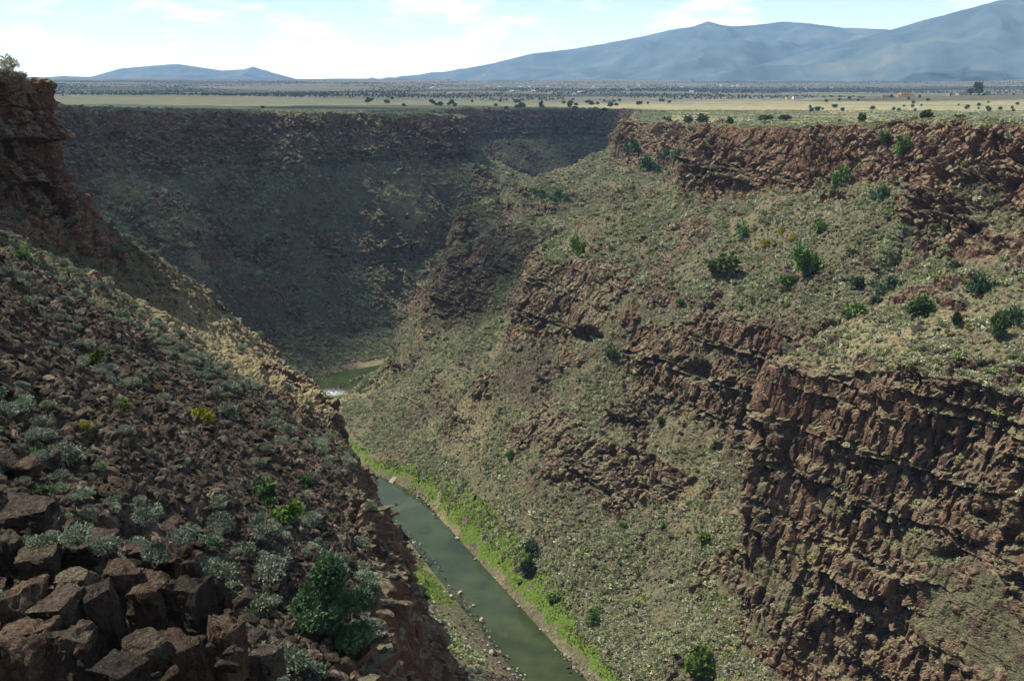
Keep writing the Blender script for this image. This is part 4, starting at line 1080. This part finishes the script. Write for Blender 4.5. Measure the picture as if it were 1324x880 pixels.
def house(u, d, w, dp, h, wall, lab, grp=None, rz=None, wings=(), gable=False, windows=True):
    root = bpy.data.objects.new('house', None); COL.objects.link(root); p = plateau_at(u, d); root.location = p - [0, 0, .3]
    root.rotation_euler = (0, 0, r.uniform(-.5, .5) if rz is None else rz)
    blocks = [(-w / 2, w / 2, -dp / 2, dp / 2, 0, h)] + list(wings)
    v, f = boxes(blocks); link('wall', mesh_from('house_wall', v, f, wall, False), root)
    if gable:
        e = .5; v = np.array([(-w/2-e, -dp/2-e, h+.02), (w/2+e, -dp/2-e, h+.02), (w/2+e, dp/2+e, h+.02), (-w/2-e, dp/2+e, h+.02), (-w/2-e, 0, h+dp*.28), (w/2+e, 0, h+dp*.28)])
        me = bpy.data.meshes.new('house_roof'); me.from_pydata([tuple(a) for a in v], [], [(0, 1, 5, 4), (2, 3, 4, 5), (0, 4, 3), (1, 2, 5), (0, 3, 2, 1)]); me.materials.append(M_ROOF2); link('roof', me, root)
    else:
        v, f = boxes([(a - .25, b + .25, c - .25, e_ + .25, g_ + .01, g_ + .5) for (a, b, c, e_, _, g_) in blocks]); link('roof', mesh_from('house_roof', v, f, M_ROOF, False), root)
    if windows:
        n = max(2, int(w / 4.5))
        for i in range(n):
            x = -w / 2 + (i + .5) * w / n
            v, f = boxes([(x - .7, x + .7, -dp / 2 - .06, -dp / 2 + .05, h * .35, h * .72)]); link('window', mesh_from('house_window', v, f, M_GLASS, False), root)
        v, f = boxes([(w * .12, w * .12 + 1.1, -dp / 2 - .08, -dp / 2 + .05, .3, 2.4)]); link('door', mesh_from('house_door', v, f, HM[0], False), root)
    tag(root, lab, 'house', grp); return root
house(1160, 2080, 22, 14, 8.5, M_ORANGE, 'large orange two-level house on top of the low grey rise', rz=.1, wings=((11.02, 17, -5, 6, 0, 4.8), (-15, -11.02, -4, 5, 0, 4.2)))
house(1136, 2060, 15, 9, 4.6, HM[0], 'low rust-brown adobe house left of the large orange house', rz=-.1)
house(1232, 2070, 20, 11, 4.8, HM[3], 'pale tan house left of the tall cottonwood', rz=.2)
house(1217, 2090, 10, 8, 4.0, HM[1], 'small pale house left of the tan house on the rise')
house(1105, 2100, 13, 9, 4.2, HM[0], 'brown adobe house among junipers on the left part of the rise')
house(1025, 2500, 26, 13, 6.5, HM[1], 'long pale building alone on the flat left of the rise', rz=.05)
house(1012, 2520, 9, 8, 4.4, HM[3], 'small tan house beside the long pale building')
house(784, 2500, 14, 9, 4.6, HM[0], 'reddish house at the far edge of the sunlit grass')
for i in range(64):
    u = [r.uniform(660, 800), r.uniform(800, 1090), r.uniform(540, 720)][i % 3]; d = r.uniform(3300, 5600)
    house(u, d, r.uniform(8, 15), r.uniform(8, 11), r.uniform(3.2, 4.8), HM[1 + i % 3], 'tiny pale house of the town spread over the distant plain', 'houses of the distant town', gable=(i % 2 == 0), windows=False)

# ---- river banks: pale stones and bright grass
def along(side_l, side_r, n, seed, soft=1.0):
    rr_ = np.random.default_rng(seed); i = rr_.integers(8, len(cc) - 30, n); off = rr_.uniform(side_l, side_r, n)
    return np.concatenate([cc[i] + nn[i] * off[:, None] + rr_.normal(0, .8, (n, 2)), (.3 + np.maximum(0, np.abs(off) - 9.5) * .36)[:, None]], 1)
STONES = [rock_mesh('river_stone', 200 + i, M_PALE if i % 2 else M_BOULD, 12, (1, .85, .6), 0) for i in range(4)]
pts = np.concatenate([along(-24, -11, 2600, 304), along(8.0, 13.0, 5200, 301), along(-14.5, -10.5, 1500, 302), along(7.5, 10, 300, 303)])
keep = rng.random(len(pts)) < .35 + .65 * (fbm(pts, 14, 2, 305) > -.1)
pts = pts[keep]
rs = []
for i, (u, v, lab) in enumerate(((655, 762, 'pale stone at the water edge half way along the near bright grass'), (742, 862, 'dark stone at the water edge where the river leaves the frame'), (600, 700, 'pale stone at the water edge beside the upper part of the bright grass'), (612, 782, 'dark stone at the lower end of the grass strip on the far river bank'))):
    p = P(u, v, z=.4); o = link('river_stone', STONES[i]); o.location = p; o.scale = (1.7, 1.7, 1.5); o.rotation_euler = (.2, .1, i); rs.append(tag(o, lab, 'stone'))
r = np.random.default_rng(306); scatter('river_stones', pts, np.exp(r.normal(-.1, .4, len(pts))), rs, 307, .4, (.6, 1.1))
# tufts of tall grass on the green strips: one mass of blades
def grass_mass(name, wall, seed, dens):
    q, n = sample(wall, None, lambda p, k, up, at: dens * (at['green'] > .4), seed); rr_ = np.random.default_rng(seed); m = len(q)
    if m == 0: return q
    h = rr_.uniform(.25, .8, m) * np.clip(1 + 1.2 * fbm(q, 6, 2, seed), .3, 2.2); a = rr_.uniform(0, 6.28, m); w = rr_.uniform(.25, .6, m)
    d = np.stack([np.cos(a), np.sin(a), 0 * a], 1) * w[:, None]; up = np.stack([rr_.normal(0, .3, m), rr_.normal(0, .3, m), h], 1)
    v = np.stack([q - d, q + d, q + d * .35 + up, q - d * .35 + up], 1).reshape(-1, 3)
    if m: tag(link(name, mesh_from(name, v, np.arange(4 * m).reshape(-1, 4), M_RIV, False)), kind='stuff')
    return q
gq = grass_mass('riverside_grass', WR, 311, 1.6); grass_mass('riverside_grass_left', WL, 312, 1.6); grass_mass('riverside_grass_far', WF, 313, .8)
print('river grass', len(gq))
# low scrub over the plateau on both sides
r = np.random.default_rng(321)
def plateau_scrub(name, n, xr, yr, seed):
    rr_ = np.random.default_rng(seed); x = rr_.uniform(*xr, n); y = rr_.uniform(*yr, n)
    ok = ~in_poly(x, y, gorge) & (rr_.random(n) < .25 + .75 * smooth(-.2, .4, fbm(np.stack([x, y, 0 * x], 1), 45, 3, seed)))
    x, y = x[ok], y[ok]; p = np.stack([x, y, z_plain(x, y) - .05], 1); u, v, d = project(p); p = p[(u > -120) & (u < 1450)]
    scatter(name, p, np.exp(rr_.normal(.15, .35, len(p))) * 1.1, lo_src, seed + 1, squash=(.5, .85))
plateau_scrub('plateau_scrub_right', 80000, (90, 900), (330, 1500), 331)
plateau_scrub('plateau_scrub_left', 30000, (-520, 60), (620, 1500), 341)

def block_mesh(name, seed, mat):
    import bmesh
    r = np.random.default_rng(seed); bm = bmesh.new(); bmesh.ops.create_cube(bm, size=1)
    for v in bm.verts: v.co += Vector(r.normal(0, .065, 3))
    if seed % 3:   # a corner sheared off
        c = Vector(r.choice([-1, 1], 3) * [.5, .5, 1.0]); c.z = abs(c.z) * .5; n = Vector((c.x, c.y, c.z * r.uniform(.4, 1.2))).normalized()
        cut = bmesh.ops.bisect_plane(bm, geom=bm.verts[:] + bm.edges[:] + bm.faces[:], plane_co=n * r.uniform(.42, .56), plane_no=n, clear_outer=True)
        bmesh.ops.holes_fill(bm, edges=[e for e in bm.edges if e.is_boundary])
    bmesh.ops.bevel(bm, geom=bm.edges[:], offset=.02, segments=1, affect='EDGES', clamp_overlap=True)
    bmesh.ops.triangulate(bm, faces=bm.faces[:]); 
    for _ in range(3):
        lg = [e for e in bm.edges if e.calc_length() > .07]
        if lg: bmesh.ops.subdivide_edges(bm, edges=lg, cuts=1); bmesh.ops.triangulate(bm, faces=bm.faces[:])
    bm.normal_update(); co = np.array([v.co[:] for v in bm.verts]); no = np.array([v.normal[:] for v in bm.verts])
    f1, e1, c1 = cells(co + seed * 1.7, (.42, .42, .7), seed); f2, e2, c2 = cells(co + seed, (.16, .16, .2), seed + 5)
    d = (c1 - .5) * .10 - .05 * (1 - smooth(0, .1, e1)) + (c2 - .5) * .035 + .03 * fbm(co + seed, .2, 4, seed)
    for v, a, b in zip(bm.verts, d, no): v.co += Vector(b * float(a))
    me = bpy.data.meshes.new(name); bm.to_mesh(me); bm.free(); me.materials.append(mat); return me
# ---- the broken rock ledge in the left foreground
LED = [
 # u, v of the middle, width px, height px, distance, kind, label
 (30, 670, 75, 28, 41, 'g', 'flat slab lying on top of the left end of the ledge'),
 (112, 720, 60, 42, 40, 'd', 'dark flat-faced block behind the silvery sagebrush on the ledge'),
 (46, 735, 55, 40, 38, 'l', 'lichen-yellowed block below the flat slab'),
 (95, 760, 50, 36, 37, 'l', 'pale lichened block in the middle of the ledge top'),
 (25, 795, 60, 60, 35, 'r', 'rusty cracked block at the left border under the lichened one'),
 (75, 800, 62, 56, 35, 'd', 'dark square block stacked under the pale lichened one'),
 (28, 852, 74, 66, 33, 'r', 'brown flat-fronted column at the lower left corner'),
 (88, 850, 60, 70, 33.5, 'd', 'rough grey-brown column right of the corner column'),
 (130, 800, 44, 80, 35.5, 'd', 'tall narrow dark column in the shade of the ledge'),
 (155, 760, 56, 52, 37.5, 'r', 'red-brown leaning block right of the ledge middle'),
 (200, 785, 62, 64, 37, 'r', 'large red-brown block with a smooth sunless face'),
 (243, 795, 56, 78, 37, 'd', 'dark upright block with a square face beside the red-brown block'),
 (250, 742, 24, 36, 38.5, 'd', 'small dark pointed stone perched on the upright block'),
 (272, 765, 34, 40, 38.5, 'g', 'rounded grey boulder at the right end of the ledge top'),
 (186, 846, 62, 52, 34, 'l', 'rounded boulder mottled with yellow lichen in front of the red cliff blocks'),
 (235, 862, 64, 66, 35, 'r', 'rust-red block split by a crack, lowest on the ledge'),
 (285, 850, 50, 88, 36, 'r', 'tall rust-red block forming the right corner of the ledge'),
 (150, 880, 64, 40, 32.5, 'd', 'flat dark stone under the lichened round boulder'),
 (290, 785, 34, 30, 39, 'd', 'small dark block behind the tall rust-red corner'),
 (10, 720, 40, 50, 38.5, 'd', 'dark block cut by the left border of the picture'),
 (340, 868, 46, 40, 40, 'd', 'dark boulder half buried in sagebrush right of the ledge'),
 (215, 735, 36, 28, 40, 'r', 'brown wedge of rock behind the red-brown block'),
 (178, 722, 34, 24, 41.5, 'd', 'low dark stone at the back of the ledge under the rubble'),
]
KM = dict(d=M_BOULD, r=M_BOULD_R, l=M_BOULD_L, g=M_BOULD)
for i, (u, v, wp, hp, d, kd, lab) in enumerate(LED):
    w = wp * d / FPX; h = hp * d / FPX
    rnd = lab.startswith('round')
    me = rock_mesh('ledge_boulder', 400 + i, KM[kd], 24, (1, .95, 1), 3, .075, .25) if rnd else block_mesh('ledge_boulder', 400 + i, KM[kd])
    o = link('boulder', me); p = P(u, v, d=d); o.location = p + np.array([0, w * .2, 0]); rr_ = np.random.default_rng(500 + i)
    o.scale = (w * 1.15, w * 1.2, h * 1.2) if rnd else (w * .8, w * .95, h * 1.02); o.rotation_euler = (rr_.normal(0, .08), rr_.normal(0, .1), rr_.uniform(-.35, .35)); tag(o, lab, 'boulder')

for i, (u, v, wp) in enumerate(((35, 705, 46), (128, 742, 34), (170, 742, 36), (205, 712, 44), (262, 728, 40), (55, 775, 34), (112, 812, 30), (262, 822, 28), (215, 828, 30), (8, 838, 34), (235, 690, 40), (285, 735, 44), (300, 760, 40), (172, 790, 26), (100, 690, 46), (60, 698, 44), (140, 700, 40), (20, 762, 40), (150, 826, 40), (85, 790, 26), (60, 715, 40), (225, 760, 34), (190, 665, 40), (345, 735, 60), (330, 780, 54), (320, 820, 50), (330, 850, 60), (370, 850, 60), (400, 868, 54), (310, 712, 44), (360, 720, 44), (340, 876, 60), (480, 810, 44), (500, 780, 36), (10, 700, 40), (160, 735, 30))):
    g = ground_at(u, v, 4) or ground_at(u, v, 12)
    w = wp * g[0] / FPX * 1.15; near_ledge = u < 300
    d = min(g[0], 39) if near_ledge else g[0]; w = wp * d / FPX * 1.15
    put_plant('sagebrush', SAGE_HI[i % 4], P(u, v + wp * .25, d=d) - np.array([0, 0, .05]), (w, w, w * .85), i * 1.7, 'silvery sagebrush growing among the big broken boulders of the rock ledge' if near_ledge else 'grey-green sagebrush around the large dark green bush above the drop', 'shrub', 'sagebrush among the ledge boulders' if near_ledge else 'sagebrush around the large green bush')

# ---- far woods and scrub of the plain
rr_ = np.random.default_rng(611); n = 42000
d = rr_.uniform(2700 ** .5, 10000 ** .5, n) ** 2; a = rr_.uniform(-.62, .62, n); x, y = d * np.sin(a), d * np.cos(a)
ok = rr_.random(n) < smooth(-.35, .5, fbm(np.stack([x, y * .5, 0 * x], 1), 260, 4, 612)); x, y = x[ok], y[ok]
p = np.stack([x, y, z_plain(x, y) + fbm(np.stack([x, y, 0 * x], 1), 900, 3, 5) * 14 * smooth(2600, 7000, np.hypot(x, y)) - .3], 1)
tsrc = [[c for c in o.children if c.name.startswith('crown')][0] for o in COL.objects if o.name.startswith('juniper_tree')][:2]
scatter('distant_woods', p, rr_.uniform(2.2, 5.0, len(p)), tsrc, 613, .05)
# ---- smaller stones and dry grass packed between the blocks of the ledge
r = np.random.default_rng(621)
for i in range(80):
    u, v = r.uniform(5, 330), r.uniform(700, 878); d = 41.5 - (v - 690) / 190 * 8.5
    o = link('stone', ROCKS[i % 6]); sz = r.uniform(.3, .95); o.location = P(u, v, d=d + .4); o.scale = (sz, sz * .9, sz * r.uniform(.6, .9)); o.rotation_euler = tuple(r.normal(0, .5, 3))
    tag(o, 'small broken stone wedged between the big blocks of the rock ledge', 'stone', 'stones wedged in the ledge')

# ---- rocks on the lower left bank, and the lesser green bushes of the right slope
def w_bank(p, k, up, at):
    s_ = -.44 * p[:, 0] + .898 * p[:, 1]
    return 1.1 * smooth(.4, .8, fbm(p, 8, 2, 701) * .5 + .7) * ((k > 1.0) & (k < 2.4)) * (s_ > 100) * (s_ < 345)
pts, nrm = sample(WL, None, w_bank, 702); r = np.random.default_rng(703); scatter('rubble_bank', pts, np.exp(r.normal(-.1, .45, len(pts))), lr, 704, .5, (.6, 1.1))
r = np.random.default_rng(711)
pts, nrm = sample(WR, 520, lambda p, k, up, at: smooth(-.1, .5, fbm(p, 40, 3, 712)) * smooth(.5, .75, up) * (1 - at['rock']) * ((k > 1.3) & (k < 6.2)) * (1 - at['green']), 713)
u_, v_, d_ = project(pts); sel = np.where((d_ > 20) & (u_ > 440) & (u_ < 1330) & (v_ > 140) & (v_ < 885))[0][:230]
for j, i in enumerate(sel):
    ms, nm, cat = KIND['bobob'[j % 5]]; w = r.uniform(1.3, 2.9)
    hi = pts[i, 2] > 118
    put_plant(nm, ms[j % 3], pts[i], (w, w, w * r.uniform(.7, 1.0)), r.uniform(0, 6.28), 'small green bush scattered on the sunny slope between the upper and lower cliffs' if hi else 'small green bush on the long talus between the lower cliff and the river', cat, 'small bushes on the upper slope' if hi else 'small bushes on the talus above the river')
